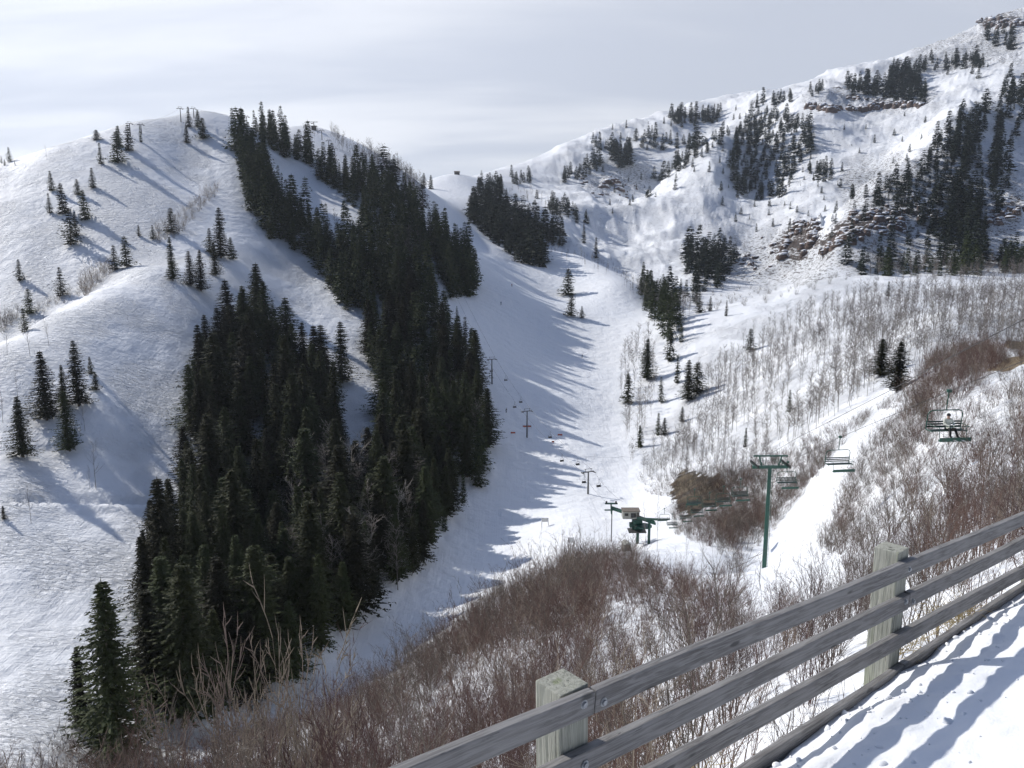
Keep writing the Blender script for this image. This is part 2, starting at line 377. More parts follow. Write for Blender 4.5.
def terrain_mat():
    m, nt, b = newmat('snow_terrain')
    L = nt.links.new
    geo = nd(nt, 'ShaderNodeNewGeometry'); pos = geo.outputs['Position']
    a1 = nd(nt, 'ShaderNodeAttribute', attribute_name='mask_a'); a2 = nd(nt, 'ShaderNodeAttribute', attribute_name='mask_b')
    s1 = nd(nt, 'ShaderNodeSeparateColor'); L(a1.outputs['Color'], s1.inputs[0])
    s2 = nd(nt, 'ShaderNodeSeparateColor'); L(a2.outputs['Color'], s2.inputs[0])
    rock, rock2, brush = s1.outputs[0], s1.outputs[1], s1.outputs[2]
    earth, grass, run = s2.outputs[0], s2.outputs[1], s2.outputs[2]
    far = a2.outputs['Alpha']
    # snow colour
    n1 = noise(nt, pos, 0.03, 5); n2 = noise(nt, pos, 0.9, 4)
    snow = mixc(nt, ramp(nt, n1, 0.3, 0.7), (0.83, 0.855, 0.89), (0.87, 0.885, 0.905))
    # scrub, twigs and stones poking through on the rough ground
    mp = nd(nt, 'ShaderNodeMapping'); mp.inputs['Scale'].default_value = (1, 1, 2.2); L(pos, mp.inputs[0])
    n3 = noise(nt, mp.outputs[0], 0.30, 8, 0.75)
    n4 = noise(nt, pos, 0.06, 8, 0.7, 0.5)
    nf = noise(nt, pos, 1.6, 6, 0.7)
    speck = math_(nt, 'MULTIPLY', far, ramp(nt, n3, 0.56, 0.64, 0, 0.6))
    speck = math_(nt, 'MAXIMUM', speck, math_(nt, 'MULTIPLY', rock2, ramp(nt, n3, 0.50, 0.58)))
    ms = nd(nt, 'ShaderNodeMapping'); ms.inputs['Scale'].default_value = (0.25, 0.25, 2.4); ms.inputs['Rotation'].default_value = (0.12, 0.2, 0); L(pos, ms.inputs[0])
    strata = noise(nt, ms.outputs[0], 0.12, 6, 0.7, 0.6)
    sp_rock = math_(nt, 'ADD', math_(nt, 'MULTIPLY', rock, 0.66), math_(nt, 'MULTIPLY', math_(nt, 'ADD', math_(nt, 'SUBTRACT', strata, 0.5), math_(nt, 'SUBTRACT', n3, 0.5)), 1.7))
    rockf = ramp(nt, sp_rock, 0.46, 0.52)
    rc = mixc(nt, ramp(nt, noise(nt, mp.outputs[0], 0.5, 6, 0.7), 0.35, 0.65), (0.125, 0.092, 0.075), (0.04, 0.034, 0.032))
    c = mixc(nt, speck, snow, (0.10, 0.09, 0.085))
    c = mixc(nt, math_(nt, 'MULTIPLY', rockf, ramp(nt, rock, 0.03, 0.1)), c, rc)
    br = math_(nt, 'ADD', brush, math_(nt, 'MULTIPLY', noise(nt, pos, 0.5, 8, 0.75), 1.0))
    brf = math_(nt, 'MULTIPLY', ramp(nt, br, 1.12, 1.35), ramp(nt, brush, 0.02, 0.1))
    c = mixc(nt, brf, c, mixc(nt, ramp(nt, nf, 0.4, 0.6), (0.13, 0.095, 0.075), (0.07, 0.05, 0.042)))
    e = math_(nt, 'ADD', earth, math_(nt, 'MULTIPLY', nf, 0.9)); ef = math_(nt, 'MULTIPLY', ramp(nt, math_(nt, 'ADD', math_(nt, 'MULTIPLY', earth, 1.1), math_(nt, 'MULTIPLY', math_(nt, 'SUBTRACT', noise(nt, pos, 0.22, 6, 0.7), 0.5), 2.4)), 0.45, 0.6), ramp(nt, earth, 0.02, 0.1))
    c = mixc(nt, ef, c, mixc(nt, ramp(nt, noise(nt, pos, 0.25, 5), 0.4, 0.6), (0.14, 0.11, 0.07), (0.055, 0.042, 0.03)))
    g = math_(nt, 'ADD', grass, math_(nt, 'MULTIPLY', nf, 0.8)); gf = math_(nt, 'MULTIPLY', ramp(nt, g, 0.8, 1.0), ramp(nt, grass, 0.02, 0.1))
    c = mixc(nt, gf, c, (0.20, 0.15, 0.085))
    L(c, b.inputs['Base Color'])
    b.inputs['Roughness'].default_value = 0.65
    b.inputs['Specular IOR Level'].default_value = 0.25
    # relief: wind ripples, ski tracks and moguls off the groomed runs
    rough_amt = math_(nt, 'MULTIPLY', math_(nt, 'SUBTRACT', 1.0, run, True), ramp(nt, noise(nt, pos, 0.035, 3), 0.40, 0.58, 0.15, 1.0))
    mr = nd(nt, 'ShaderNodeMapping'); mr.inputs['Rotation'].default_value = (0, 0, -0.65); mr.inputs['Scale'].default_value = (0.45, 1.1, 0.5); L(pos, mr.inputs[0])
    t1 = noise(nt, mr.outputs[0], 1.0, 4, 0.65, 0.6)
    t2 = noise(nt, pos, 0.22, 3, 0.5)
    t3 = noise(nt, pos, 2.2, 4, 0.6)
    v = nd(nt, 'ShaderNodeTexVoronoi', feature='SMOOTH_F1'); v.inputs['Scale'].default_value = 0.34; L(pos, v.inputs['Vector'])
    nb = bump(nt, t2, 0.8, 1.0)
    nb = bump(nt, v.outputs['Distance'], math_(nt, 'MULTIPLY', rough_amt, 0.35), 0.8, nb)
    nb = bump(nt, t1, math_(nt, 'ADD', math_(nt, 'MULTIPLY', rough_amt, 1.0), 0.06), 1.35, nb)
    mg = nd(nt, 'ShaderNodeMapping'); mg.inputs['Rotation'].default_value = (0, 0, 0.12); mg.inputs['Scale'].default_value = (1.5, 0.07, 0.2); L(pos, mg.inputs[0])
    nb = bump(nt, noise(nt, mg.outputs[0], 1.0, 4, 0.7, 0.5), 0.55, 0.28, nb)
    nb = bump(nt, t3, 0.35, 0.12, nb)
    nb = bump(nt, n3, math_(nt, 'MULTIPLY', math_(nt, 'MAXIMUM', rockf, rock2), 0.8), 3.0, nb)
    L(nb, b.inputs['Normal'])
    return m
M_TER = terrain_mat()

# ------------------------------------------------------------------ the ground sheet
vid = np.arange(NA * NL).reshape(NA, NL)
fq = np.stack([vid[:-1, :-1], vid[1:, :-1], vid[1:, 1:], vid[:-1, 1:]], -1).reshape(-1, 4)
me = np_mesh('ground', np.stack([XX, YY, ZZ], -1).reshape(-1, 3), fq, M_TER, True)
ca_ = me.attributes.new('mask_a', 'FLOAT_COLOR', 'POINT')
ca_.data.foreach_set('color', np.stack([m_rock, m_rock2, m_brush, np.ones_like(m_rock)], -1).astype(np.float32).ravel())
cb_ = me.attributes.new('mask_b', 'FLOAT_COLOR', 'POINT')
cb_.data.foreach_set('color', np.stack([m_earth, m_grass, m_run, m_far], -1).astype(np.float32).ravel())
tag(link('ground', me), kind='structure')
# the plain far below and behind, out to the horizon
n_ = 64; vv = [(0, 0, -135.0)] + [(2750 * math.cos(2 * math.pi * i / n_), 2750 * math.sin(2 * math.pi * i / n_), -135.0) for i in range(n_)]
me = np_mesh('terrain', vv, [(0, 1 + i, 1 + (i + 1) % n_) for i in range(n_)], M_TER)
tag(link('terrain', me), kind='structure')

# ------------------------------------------------------------------ sky, sun, camera
SUN_EL, SUN_AZ = math.radians(SUNEL), math.radians(SUNAZ)     # azimuth measured from +Y towards -X
sun_dir = Vector((-math.sin(SUN_AZ) * math.cos(SUN_EL), math.cos(SUN_AZ) * math.cos(SUN_EL), math.sin(SUN_EL)))
ld = bpy.data.lights.new('sun', 'SUN'); ld.energy = SUN_E; ld.angle = math.radians(0.9); ld.color = (1.0, 0.955, 0.89)
lo = bpy.data.objects.new('sun', ld); COL.objects.link(lo); lo.rotation_euler = sun_dir.to_track_quat('Z', 'Y').to_euler()
w = bpy.data.worlds.new('World'); SC.world = w; w.use_nodes = True
nt = w.node_tree; L = nt.links.new; bg = nt.nodes['Background']; bg.inputs['Strength'].default_value = 0.1
sky = nd(nt, 'ShaderNodeTexSky', sky_type='NISHITA'); sky.sun_disc = False
sky.sun_elevation = SUN_EL; sky.sun_rotation = -SUN_AZ; sky.altitude = 2200
tc = nd(nt, 'ShaderNodeTexCoord'); dirv = tc.outputs['Generated']
sx = nd(nt, 'ShaderNodeSeparateXYZ'); L(dirv, sx.inputs[0])
zc = math_(nt, 'ADD', math_(nt, 'MAXIMUM', sx.outputs[2], 0.0), 0.22)
cmb = nd(nt, 'ShaderNodeCombineXYZ')
L(math_(nt, 'DIVIDE', sx.outputs[0], zc), cmb.inputs[0]); L(math_(nt, 'DIVIDE', sx.outputs[1], zc), cmb.inputs[1])
mp = nd(nt, 'ShaderNodeMapping'); mp.inputs['Rotation'].default_value = (0, 0, -0.75); mp.inputs['Scale'].default_value = (0.5, 1.7, 1); mp.inputs['Location'].default_value = (3.3, 1.7, 0)
L(cmb.outputs[0], mp.inputs[0])
c1 = noise(nt, mp.outputs[0], 0.9, 4, 0.45, 0.35); c2 = noise(nt, mp.outputs[0], 2.6, 4, 0.5, 0.4)
cl_ = math_(nt, 'ADD', math_(nt, 'MULTIPLY', c1, 0.75), math_(nt, 'MULTIPLY', c2, 0.25))
dt = nd(nt, 'ShaderNodeVectorMath', operation='DOT_PRODUCT'); L(dirv, dt.inputs[0]); dt.inputs[1].default_value = sun_dir
toward = math_(nt, 'MULTIPLY', ramp(nt, sx.outputs[1], -0.35, 0.45, *SKY_RANGE), ramp(nt, sx.outputs[2], 0.32, 0.8, 1.0, 0.42))
glow = ramp(nt, dt.outputs['Value'], 0.35, 1.0, 0.0, 0.3)        # thin cloud is brighter towards the sun
ccol = mixc(nt, ramp(nt, cl_, 0.40, 0.61), (5.9, 6.25, 7.1), (8.1, 8.25, 8.7))
vm = nd(nt, 'ShaderNodeVectorMath', operation='SCALE'); L(ccol, vm.inputs[0]); L(math_(nt, 'ADD', toward, glow), vm.inputs['Scale'])
tint = mixc(nt, toward, (0.52, 0.82, 1.5), (1.0, 1.0, 1.0))      # the far side of the sky is bluer, cloud thinner
vt_ = nd(nt, 'ShaderNodeVectorMath', operation='MULTIPLY'); L(vm.outputs[0], vt_.inputs[0]); L(tint, vt_.inputs[1])
L(mixc(nt, 0.93, sky.outputs[0], vt_.outputs[0]), bg.inputs['Color'])
cam = bpy.data.cameras.new('camera'); co = bpy.data.objects.new('camera', cam); COL.objects.link(co); SC.camera = co
cam.sensor_width = 36; cam.lens = F / 1024 * 36; cam.clip_start = 0.05; cam.clip_end = 20000
co.rotation_euler = (math.pi / 2 - PITCH, 0, 0)
SC.view_settings.view_transform = 'Standard'; SC.view_settings.look = 'None'; SC.view_settings.gamma = 1
SC.view_settings.exposure = EXPO
SC.cycles.max_bounces = 4; SC.cycles.diffuse_bounces = 2; SC.cycles.use_adaptive_sampling = True; SC.cycles.adaptive_threshold = 0.03; SC.cycles.transparent_max_bounces = 6; SC.cycles.volume_bounces = 0
# ------------------------------------------------------------------ plants
M_NEEDLE = None
def needle_mat(name, c1, c2):
    m, nt, b = newmat(name)
    tc = nd(nt, 'ShaderNodeTexCoord'); oi = nd(nt, 'ShaderNodeObjectInfo')
    f = noise(nt, tc.outputs['Object'], 0.8, 3, 0.6)
    c = mixc(nt, ramp(nt, f, 0.35, 0.65), c1, c2)
    h = nd(nt, 'ShaderNodeHueSaturation'); nt.links.new(c, h.inputs['Color'])
    nt.links.new(ramp(nt, oi.outputs['Random'], 0, 1, 0.4, 1.6), h.inputs['Value'])
    nt.links.new(ramp(nt, oi.outputs['Random'], 0, 1, 0.455, 0.515), h.inputs['Hue'])
    nt.links.new(h.outputs['Color'], b.inputs['Base Color'])
    b.inputs['Roughness'].default_value = 0.75; b.inputs['Specular IOR Level'].default_value = 0.2
    return m
M_NEEDLE = needle_mat('needles', (0.046, 0.054, 0.019), (0.013, 0.020, 0.010))
M_FNEEDLE = needle_mat('needles_far', (0.022, 0.030, 0.018), (0.010, 0.016, 0.012))
M_BARK = simple_mat('bark', (0.11, 0.085, 0.065), 0.9, var=0.4, scale=6, bmp=0.02)
M_ASPEN = simple_mat('aspen_bark', (0.25, 0.225, 0.205), 0.85, var=0.3, scale=1.5, obvar=0.25)
M_TWIG = simple_mat('twig_bark', (0.12, 0.095, 0.082), 0.85, var=0.35, scale=1.0, obvar=0.3)
M_RED = simple_mat('red_twig_bark', (0.115, 0.062, 0.052), 0.8, var=0.3, scale=0.8, obvar=0.3)
M_BUFF = simple_mat('buff_twig_bark', (0.27, 0.215, 0.17), 0.8, var=0.4, scale=1.4, obvar=0.2)

def conifer_geo(seed, H, whorls, nb, sprays, R=0.15, low=0.06, ragged=0.25, size=1.0):
    """needle sprays spread along drooping branches; returns verts, tris"""
    r = np.random.default_rng(seed)
    V = []
    for w_i in range(whorls):
        s = (w_i + r.uniform(-0.3, 0.3)) / whorls
        z = H * (low + (1 - low) * s)
        prof = (1 - s) ** 0.92 * (1.0 - 0.45 * math.exp(-s * 11)) * (1 + 0.16 * math.sin(s * 9 + seed))
        sect = 1 + 0.28 * np.sin(np.arange(3) * 2.1 + s * 7 + seed)
        for q in range(nb):
            az = 2 * math.pi * (q + r.uniform(0, 1)) / nb + w_i * 1.3
            Lb = H * R * prof * r.uniform(1 - ragged, 1 + ragged) + H * 0.012
            Lb *= sect[int(az / 2.1) % 3]
            if r.random() < 0.07: Lb *= 0.4
            dr = r.uniform(0.15, 0.40)                       # droop, then tip lifts
            ca_, sa_ = math.cos(az), math.sin(az)
            for k_ in range(sprays):
                f = (k_ + r.uniform(0.2, 1.0)) / sprays
                d = Lb * f
                px = np.array([ca_ * d, sa_ * d, z - dr * d + 0.18 * d * f])
                sz = size * H * 0.05 * (1.15 - 0.45 * f) * r.uniform(0.7, 1.3) * (0.55 + 0.45 * (1 - s))
                out = np.array([ca_, sa_, 0]) + r.normal(0, 0.55, 3) * np.array([1, 1, 0.35]) + np.array([0, 0, -0.25])
                out /= np.linalg.norm(out)
                side = np.cross(out, r.normal(0, 0.6, 3) + np.array([0, 0, 1.0])); side /= np.linalg.norm(side) + 1e-6
                V += [px - side * sz * 0.34, px + side * sz * 0.34, px + out * sz * 1.25]
    # leader
    for q in range(3):
        a = q * 2.1
        V += [(0.006 * H * math.cos(a), 0.006 * H * math.sin(a), H * 0.93), (-0.006 * H * math.cos(a), -0.006 * H * math.sin(a), H * 0.93), (0, 0, H * 1.02)]
    V = np.array(V); return V, np.arange(len(V)).reshape(-1, 3)

def tubes_np(segs, n=3):
    """segs: list of (p0, p1, r0, r1) -> verts, quads"""
    S = np.array([(*a, *b, c, d) for a, b, c, d in segs], float)
    p0, p1, r0, r1 = S[:, :3], S[:, 3:6], S[:, 6], S[:, 7]
    d = p1 - p0; d /= np.linalg.norm(d, axis=1, keepdims=True) + 1e-9
    ref = np.where(np.abs(d[:, 2:3]) > 0.9, np.array([[0, 1.0, 0]]), np.array([[0, 0, 1.0]]))
    x = np.cross(d, ref); x /= np.linalg.norm(x, axis=1, keepdims=True) + 1e-9
    y = np.cross(x, d)
    V = np.zeros((len(S), 2 * n, 3))
    for q in range(n):
        A = 2 * math.pi * q / n
        o = x * math.cos(A) + y * math.sin(A)
        V[:, q] = p0 + o * r0[:, None]; V[:, n + q] = p1 + o * r1[:, None]
    base = (np.arange(len(S)) * 2 * n)[:, None]
    Fc = [np.concatenate([base + q, base + (q + 1) % n, base + n + (q + 1) % n, base + n + q], 1) for q in range(n)]
    return V.reshape(-1, 3), np.concatenate(Fc, 0)

def grow(r, p, d, L, rad, depth, segs, spec):
    """one woody axis with side twigs"""
    nseg = spec['n'][depth]; cur = np.array(p, float); dirn = np.array(d, float); dirn /= np.linalg.norm(dirn)
    step = L / nseg
    for i in range(nseg):
        nd_ = dirn + r.normal(0, spec['wob'][depth], 3) + np.array([0, 0, spec['up'][depth]])
        nd_ /= np.linalg.norm(nd_)
        nxt = cur + nd_ * step
        ra = rad * (1 - 0.8 * i / nseg); rb = rad * (1 - 0.8 * (i + 1) / nseg)
        segs.append((cur, nxt, ra, rb))
        f = (i + 1) / nseg
        if depth + 1 < len(spec['n']) and f >= spec['from'][depth]:
            for q in range(spec['kids'][depth]):
                az = r.uniform(0, 2 * math.pi); sp = r.uniform(*spec['ang'][depth])
                x = np.cross(nd_, [0.3, 0.2, 1.0]); x /= np.linalg.norm(x) + 1e-6; y = np.cross(nd_, x)
                kd = nd_ * math.cos(sp) + (x * math.cos(az) + y * math.sin(az)) * math.sin(sp)
                pk = cur + (nxt - cur) * r.uniform(0.1, 1)
                grow(r, pk, kd, L * spec['len'][depth] * r.uniform(0.6, 1.3) * (1.15 - 0.6 * f), max(rb * 0.6, spec['rmin']), depth + 1, segs, spec)
        cur = nxt; dirn = nd_

def aspen_geo(seed, H=8.0, fine=False):
    r = np.random.default_rng(seed); segs = []
    spec = dict(n=[9, 4, 2] if fine else [6, 2, 1], wob=[0.04, 0.12, 0.2], up=[0.06, 0.22, 0.1], **{'from': [0.34, 0.3]}, kids=[3, 2] if fine else [6, 3],
                len=[0.30, 0.5], ang=[(0.6, 1.15), (0.4, 1.0)], rmin=0.009 if fine else 0.022)
    grow(r, (0, 0, -0.3), (r.normal(0, 0.03), r.normal(0, 0.03), 1), H, 0.07 if fine else 0.055, 0, segs, spec)
    n0 = [i for i, s in enumerate(segs)]
    return segs
def shrub_geo(seed, H=2.6, stems=9, fine=1, spread=0.45, upright=0.1):
    r = np.random.default_rng(seed); segs = []
    spec = dict(n=[6, 4, 2] if fine else [4, 2, 1], wob=[0.10, 0.14, 0.2], up=[upright, 0.12, 0.1], **{'from': [0.25, 0.3]}, kids=[2, 2],
                len=[0.42, 0.5], ang=[(0.35, 0.8), (0.35, 0.8)], rmin=0.0036 if fine else 0.006)
    for s in range(stems):
        az = r.uniform(0, 6.28); sp = r.uniform(0.05, spread)
        grow(r, (0.25 * math.cos(az) * r.random(), 0.25 * math.sin(az) * r.random(), -0.25), (math.sin(sp) * math.cos(az), math.sin(sp) * math.sin(az), math.cos(sp)),
             H * r.uniform(0.55, 1.1), (0.014 if fine else 0.014) * H / 2.6, 0, segs, spec)
    return segs

# --- conifer prototypes (unit: metres, height 1 so that copies carry their own height)
def con_proto(seed, whorls, nb, sprays, R, ragged, mat=None, low=0.06, size=1.0):
    V, T_ = conifer_geo(seed, 1.0, whorls, nb, sprays, R, low, ragged, size)
    crown = np_mesh('crown', V, T_, mat or M_NEEDLE)
    n = 6
    sg = [((0, 0, -0.06), (0, 0, 0.5), 0.016, 0.010), ((0, 0, 0.5), (0, 0, 0.97), 0.010, 0.002)]
    v2, f2 = tubes_np(sg, n); trunk = np_mesh('trunk', v2, f2, M_BARK, True)
    return crown, trunk, V, T_
HI = [con_proto(50 + i, 52, 9, 13, R, rg, size=0.62) for i, (R, rg) in enumerate(((0.215, 0.35), (0.17, 0.4), (0.20, 0.45), (0.185, 0.3)))]
MID = [con_proto(80 + i, 27, 7, 4, R, rg, size=sz, low=lw) for i, (R, rg, sz, lw) in enumerate(
      ((0.21, 0.3, 1.35, 0.04), (0.165, 0.3, 1.25, 0.03), (0.24, 0.35, 1.4, 0.05), (0.18, 0.45, 1.15, 0.08), (0.21, 0.25, 1.45, 0.03), (0.26, 0.4, 1.35, 0.06), (0.14, 0.3, 1.2, 0.03)))]
LOW = [conifer_geo(120 + i, 1.0, 17, 6, 3, R, 0.03, 0.35, 2.3) for i, R in enumerate((0.20, 0.26, 0.17, 0.30))]
CON_CROWNS = dict(hi=HI, mid=MID)

def conifer(X, Y, Z, H, label, group=None, kind='mid', var=None, wide=1.0, parts=True):
    P_ = CON_CROWNS[kind]; var = rng.integers(len(P_)) if var is None else var
    cr, tr = P_[var][:2]
    lean = (float(rng.normal(0, 0.015)), float(rng.normal(0, 0.015)), float(rng.uniform(0, 6.28)))
    if parts:
        e = empty('conifer_tree', (X, Y, Z)); e.rotation_euler = lean; e.scale = (H * wide, H * wide, H)
        link('crown', cr, e); link('trunk', tr, e)
    else:
        e = link('conifer_tree', cr); e.location = (X, Y, Z - 0.02 * H); e.rotation_euler = lean; e.scale = (H * wide, H * wide, H)
    tag(e, label, 'tree', group)
    return e

# --- single conifers one can point at: (u, v of the foot, height in px, label, kind, width)
SINGLES = [
 (118,760,192,'tallest and nearest conifer at the lower left, dense and dark green','hi',1.15,0),
 (83,728,88,'thin conifer just left of the tallest near conifer','hi',1.0,1),
 (23,457,62,'lone narrow dark conifer low on the left snow slope','hi',1.25,2),
 (47,420,70,'tall dark conifer left of the close group on the left slope','hi',1.25,0),
 (64,406,42,'short conifer squeezed between the tall ones on the left slope','hi',1.0,1),
 (79,406,66,'tall conifer at the back of the close group on the left slope','hi',1.15,2),
 (70,451,62,'lowest conifer of the close group on the left slope','hi',1.1,0),
 (91,374,18,'tiny conifer up slope right of the close group','mid',1.2,0),
 (96,390,19,'tiny bushy conifer right of the close group','mid',1.5,2),
 (4,519,14,'tiny conifer at the left frame edge just below the cat track','mid',1.2,2),
 (97,140,10,'low bushy conifer clump on the skyline of the left hill','mid',2.6,2),
 (101,164,21,'slim leaning conifer under the skyline bush of the left hill','mid',1.0,1),
 (118,163,31,'broad conifer in front of the left skyline group of three','mid',1.5,2),
 (119,147,21,'conifer rising behind the broad one on the left skyline','mid',1.2,4),
 (129,151,26,'plump conifer beside the left skyline lift tower','mid',1.3,0),
 (141,142,17,'very thin small conifer right of the left skyline lift tower','mid',0.8,6),
 (52,191,20,'small conifer, uppermost of the bowl group on the left hill','mid',1.2,0),
 (50,213,20,'small conifer directly below the uppermost one of the bowl group','mid',1.1,1),
 (63,214,31,'tall conifer in the middle of the bowl group on the left hill','mid',1.2,4),
 (78,195,16,'small squat conifer upper right in the bowl group','mid',1.4,2),
 (93,188,20,'conifer standing alone right of the bowl group','mid',1.2,0),
 (85,220,30,'plump conifer at the right of the bowl group','mid',1.3,4),
 (71,245,36,'lowest conifer of the bowl group, ragged and tall','mid',1.3,5),
 (76,236,24,'conifer touching the lowest one of the bowl group','mid',1.2,0),
 (189,127,20,'left conifer of the four on the hilltop by the skyline','mid',1.1,1),
 (187,143,18,'small conifer below the other three on the hilltop','mid',1.2,0),
 (198,127,17,'middle conifer of the four on the hilltop','mid',1.2,4),
 (203,139,21,'broad right conifer of the four on the hilltop','mid',1.7,2),
 (20,281,22,'small conifer near the left frame edge above the gully shrubs','mid',1.2,0),
 (61,296,29,'small conifer on the spur edge right of the gully','mid',1.2,5),
 (30,314,26,'dark conifer at the left end of the near spur crest','mid',1.4,2),
 (25,332,24,'ragged conifer just below the dark one on the near spur crest','mid',1.2,5),
 (115,270,25,'left conifer of the pair at the gully head','mid',1.3,0),
 (127,267,31,'right conifer of the pair at the gully head','mid',1.4,2),
 (139,236,11,'tiny conifer alone at the top of the gully','mid',1.3,0),
 (172,233,25,'bushy conifer among bare brush at the top of the gully','mid',1.5,2),
 (153,239,14,'ragged little conifer in the gully brush','mid',1.3,5),
 (173,281,44,'tall narrow conifer alone on the spur crest','hi',0.95,1),
 (191,286,35,'left conifer of the pair below the hilltop run','hi',1.2,0),
 (201,291,41,'right conifer of the pair below the hilltop run','hi',1.15,2),
 (221,258,50,'tallest conifer of the clump beside the hilltop run','hi',1.15,0),
 (216,276,34,'lower left conifer of the clump beside the hilltop run','hi',1.1,2),
 (232,259,22,'short right conifer of the clump beside the hilltop run','mid',1.3,4),
 (210,252,24,'short conifer behind the tallest of the hilltop run clump','mid',1.3,0),
 (271,239,28,'conifer standing out below the edge of the upper forest band','mid',1.2,4),
 (342,383,62,'lone shapely conifer in the snow gap inside the dark forest','hi',1.25,0),
 (293,384,62,'left conifer of the twin tips above the lower forest','hi',1.1,1),
 (305,388,66,'right conifer of the twin tips above the lower forest','hi',1.1,2),
 (465,352,36,'small ragged conifer standing out on the right forest edge above the run','mid',1.0,3),
 (457,320,14,'sparse little conifer below the upper right forest clump','mid',1.0,3),
 (568,295,27,'upper conifer of the small clump alone on the ski run','mid',1.7,4),
 (571,316,23,'lower conifer of the small clump alone on the ski run','mid',1.5,2),
 (582,318,12,'shortest conifer in the clump alone on the ski run','mid',1.4,5),
 (584,243,19,'narrow conifer by the knoll right of the upper run','mid',1.1,6),
 (596,258,21,'narrow conifer right of the knoll, nearer the gully','mid',1.0,1),
 (647,380,42,'tall ragged conifer among the bare aspens beside the run','hi',1.25,2),
 (628,403,31,'dark conifer at the very edge of the run below the aspens','mid',1.2,4),
 (670,361,31,'conifer uphill of the ragged one among the aspens','mid',1.2,0),
 (677,383,29,'slender conifer left of the broad pair among the aspens','mid',1.0,6),
 (661,403,27,'narrow pale conifer in the middle of the aspen edge','mid',1.0,3),
 (688,401,42,'tall conifer of the broad pair among the aspens','hi',1.2,0),
 (697,393,32,'broad conifer of the pair among the aspens, right one','mid',1.6,2),
 (682,422,16,'small conifer under the broad pair','mid',1.2,0),
 (658,435,23,'small thin conifer low in the aspen edge','mid',1.0,1),
 (664,435,18,'small conifer right of the thin low one','mid',1.3,5),
 (640,447,23,'lowest dark conifer where aspens meet the run','mid',1.0,4),
 (750,351,23,'lone conifer in the middle of the aspen hillside','mid',1.4,2),
 (789,413,24,'faint thin conifer inside the dense aspens','mid',1.0,3),
 (745,447,20,'small conifer at the bottom edge of the aspens','mid',1.0,6),
 (880,376,38,'left conifer of the big pair on the right hillside','hi',1.9,0),
 (897,391,50,'right and taller conifer of the big pair on the right hillside','hi',1.8,2),
 (888,296,15,'small conifer on the crest of the right hill','mid',1.2,1),
 (699,313,20,'dark conifer behind the crest of the right hill','mid',1.4,2),
 (710,311,15,'small conifer right of the dark one behind the crest','mid',1.1,0),
 (726,316,16,'small slim conifer furthest along the hollow behind the crest','mid',1.0,6),
 (424,188,15,'left conifer of the tiny pair where the far ridge meets the upper run','mid',1.4,0),
 (431,189,14,'right conifer of the tiny pair where the far ridge meets the upper run','mid',1.2,4),
 (423,209,25,'dark broad conifer under the tiny pair beside the upper run','mid',1.5,2),
 (151,709,8,'seedling conifer in the snow right of the tallest near conifer','mid',1.5,2),
]
PLACED = []
for (u, v, hp, lb, kd, wd, va) in SINGLES:
    p = hit(u, v, 60.0); PLACED.append((p.x, p.y))
    D = p.y * CP - p.z * SP
    conifer(p.x, p.y, p.z, hp * D / F, lb, None, kd, va, wd)

def scatter(poly, spacing, n=4000, seed=0, dmin=60, dmax=3000, taken=None):
    r = np.random.default_rng(seed)
    xs = [q[0] for q in poly]; ys = [q[1] for q in poly]
    us = r.uniform(min(xs), max(xs), n * 3); vs = r.uniform(min(ys), max(ys), n * 3)
    k_ = inpoly(us, vs, poly); us, vs = us[k_][:n], vs[k_][:n]
    P3, ok = hits(us, vs, dmin)
    out = []; cell = {}
    for (x, y, z), g in zip(P3, ok):
        if not g or y > dmax: continue
        sp = spacing(x, y) if callable(spacing) else spacing
        sp *= r.uniform(0.75, 1.5)
        c = (int(x // 8), int(y // 8)); bad = False
        rr = int(sp // 8) + 1
        for i in range(-rr, rr + 1):
            for j in range(-rr, rr + 1):
                for (x2, y2) in cell.get((c[0] + i, c[1] + j), ()):
                    if (x - x2) ** 2 + (y - y2) ** 2 < sp * sp: bad = True; break
                if bad: break
            if bad: break
        if bad: continue
        cell.setdefault(c, []).append((x, y)); out.append((x, y, z))
    return out

# --- forests: (polygon of the feet, spacing, mean height m, name for the label)
FOR_A = [(232,134),(241,168),(249,212),(268,233),(285,244),(312,264),(335,295),(346,312),(372,316),(402,300),(384,268),(356,252),(328,238),(305,222),(286,206),(272,184),(262,160),(246,140)]
FOR_B = [(254,138),(285,158),(302,163),(329,186),(349,203),(363,217),(361,235),(385,262),(420,300),(434,297),(428,262),(424,226),(410,204),(395,186),(372,176),(342,172),(320,165),(300,152),(275,140),(257,130)]
FOR_C = [(190,385),(205,365),(236,338),(245,325),(280,325),(300,375),(330,384),(345,420),(375,440),(392,430),(370,400),(366,345),(372,318),(400,300),(434,300),(450,330),(475,370),(484,426),(491,469),(470,497),(446,533),(411,576),(357,629),(312,666),(256,702),(212,722),(160,712),(143,690),(140,600),(150,562),(185,545),(188,470)]
FOR_D = [(428,240),(445,285),(452,300),(470,298),(476,288),(468,262),(450,250),(436,238)]
FOR_E = [(468,220),(480,231),(501,249),(523,264),(543,268),(543,246),(566,246),(563,235),(549,231),(536,223),(513,210),(500,203),(483,200),(475,203)]
near_forest = []
GAPS = [[(331,384),(380,386),(382,450),(360,475),(338,450)], [(250,430),(262,432),(262,470),(252,470)], [(284,535),(302,540),(300,600),(286,596)], [(205,600),(222,600),(220,650),(206,650)], [(150,600),(158,600),(160,690),(150,690)]]
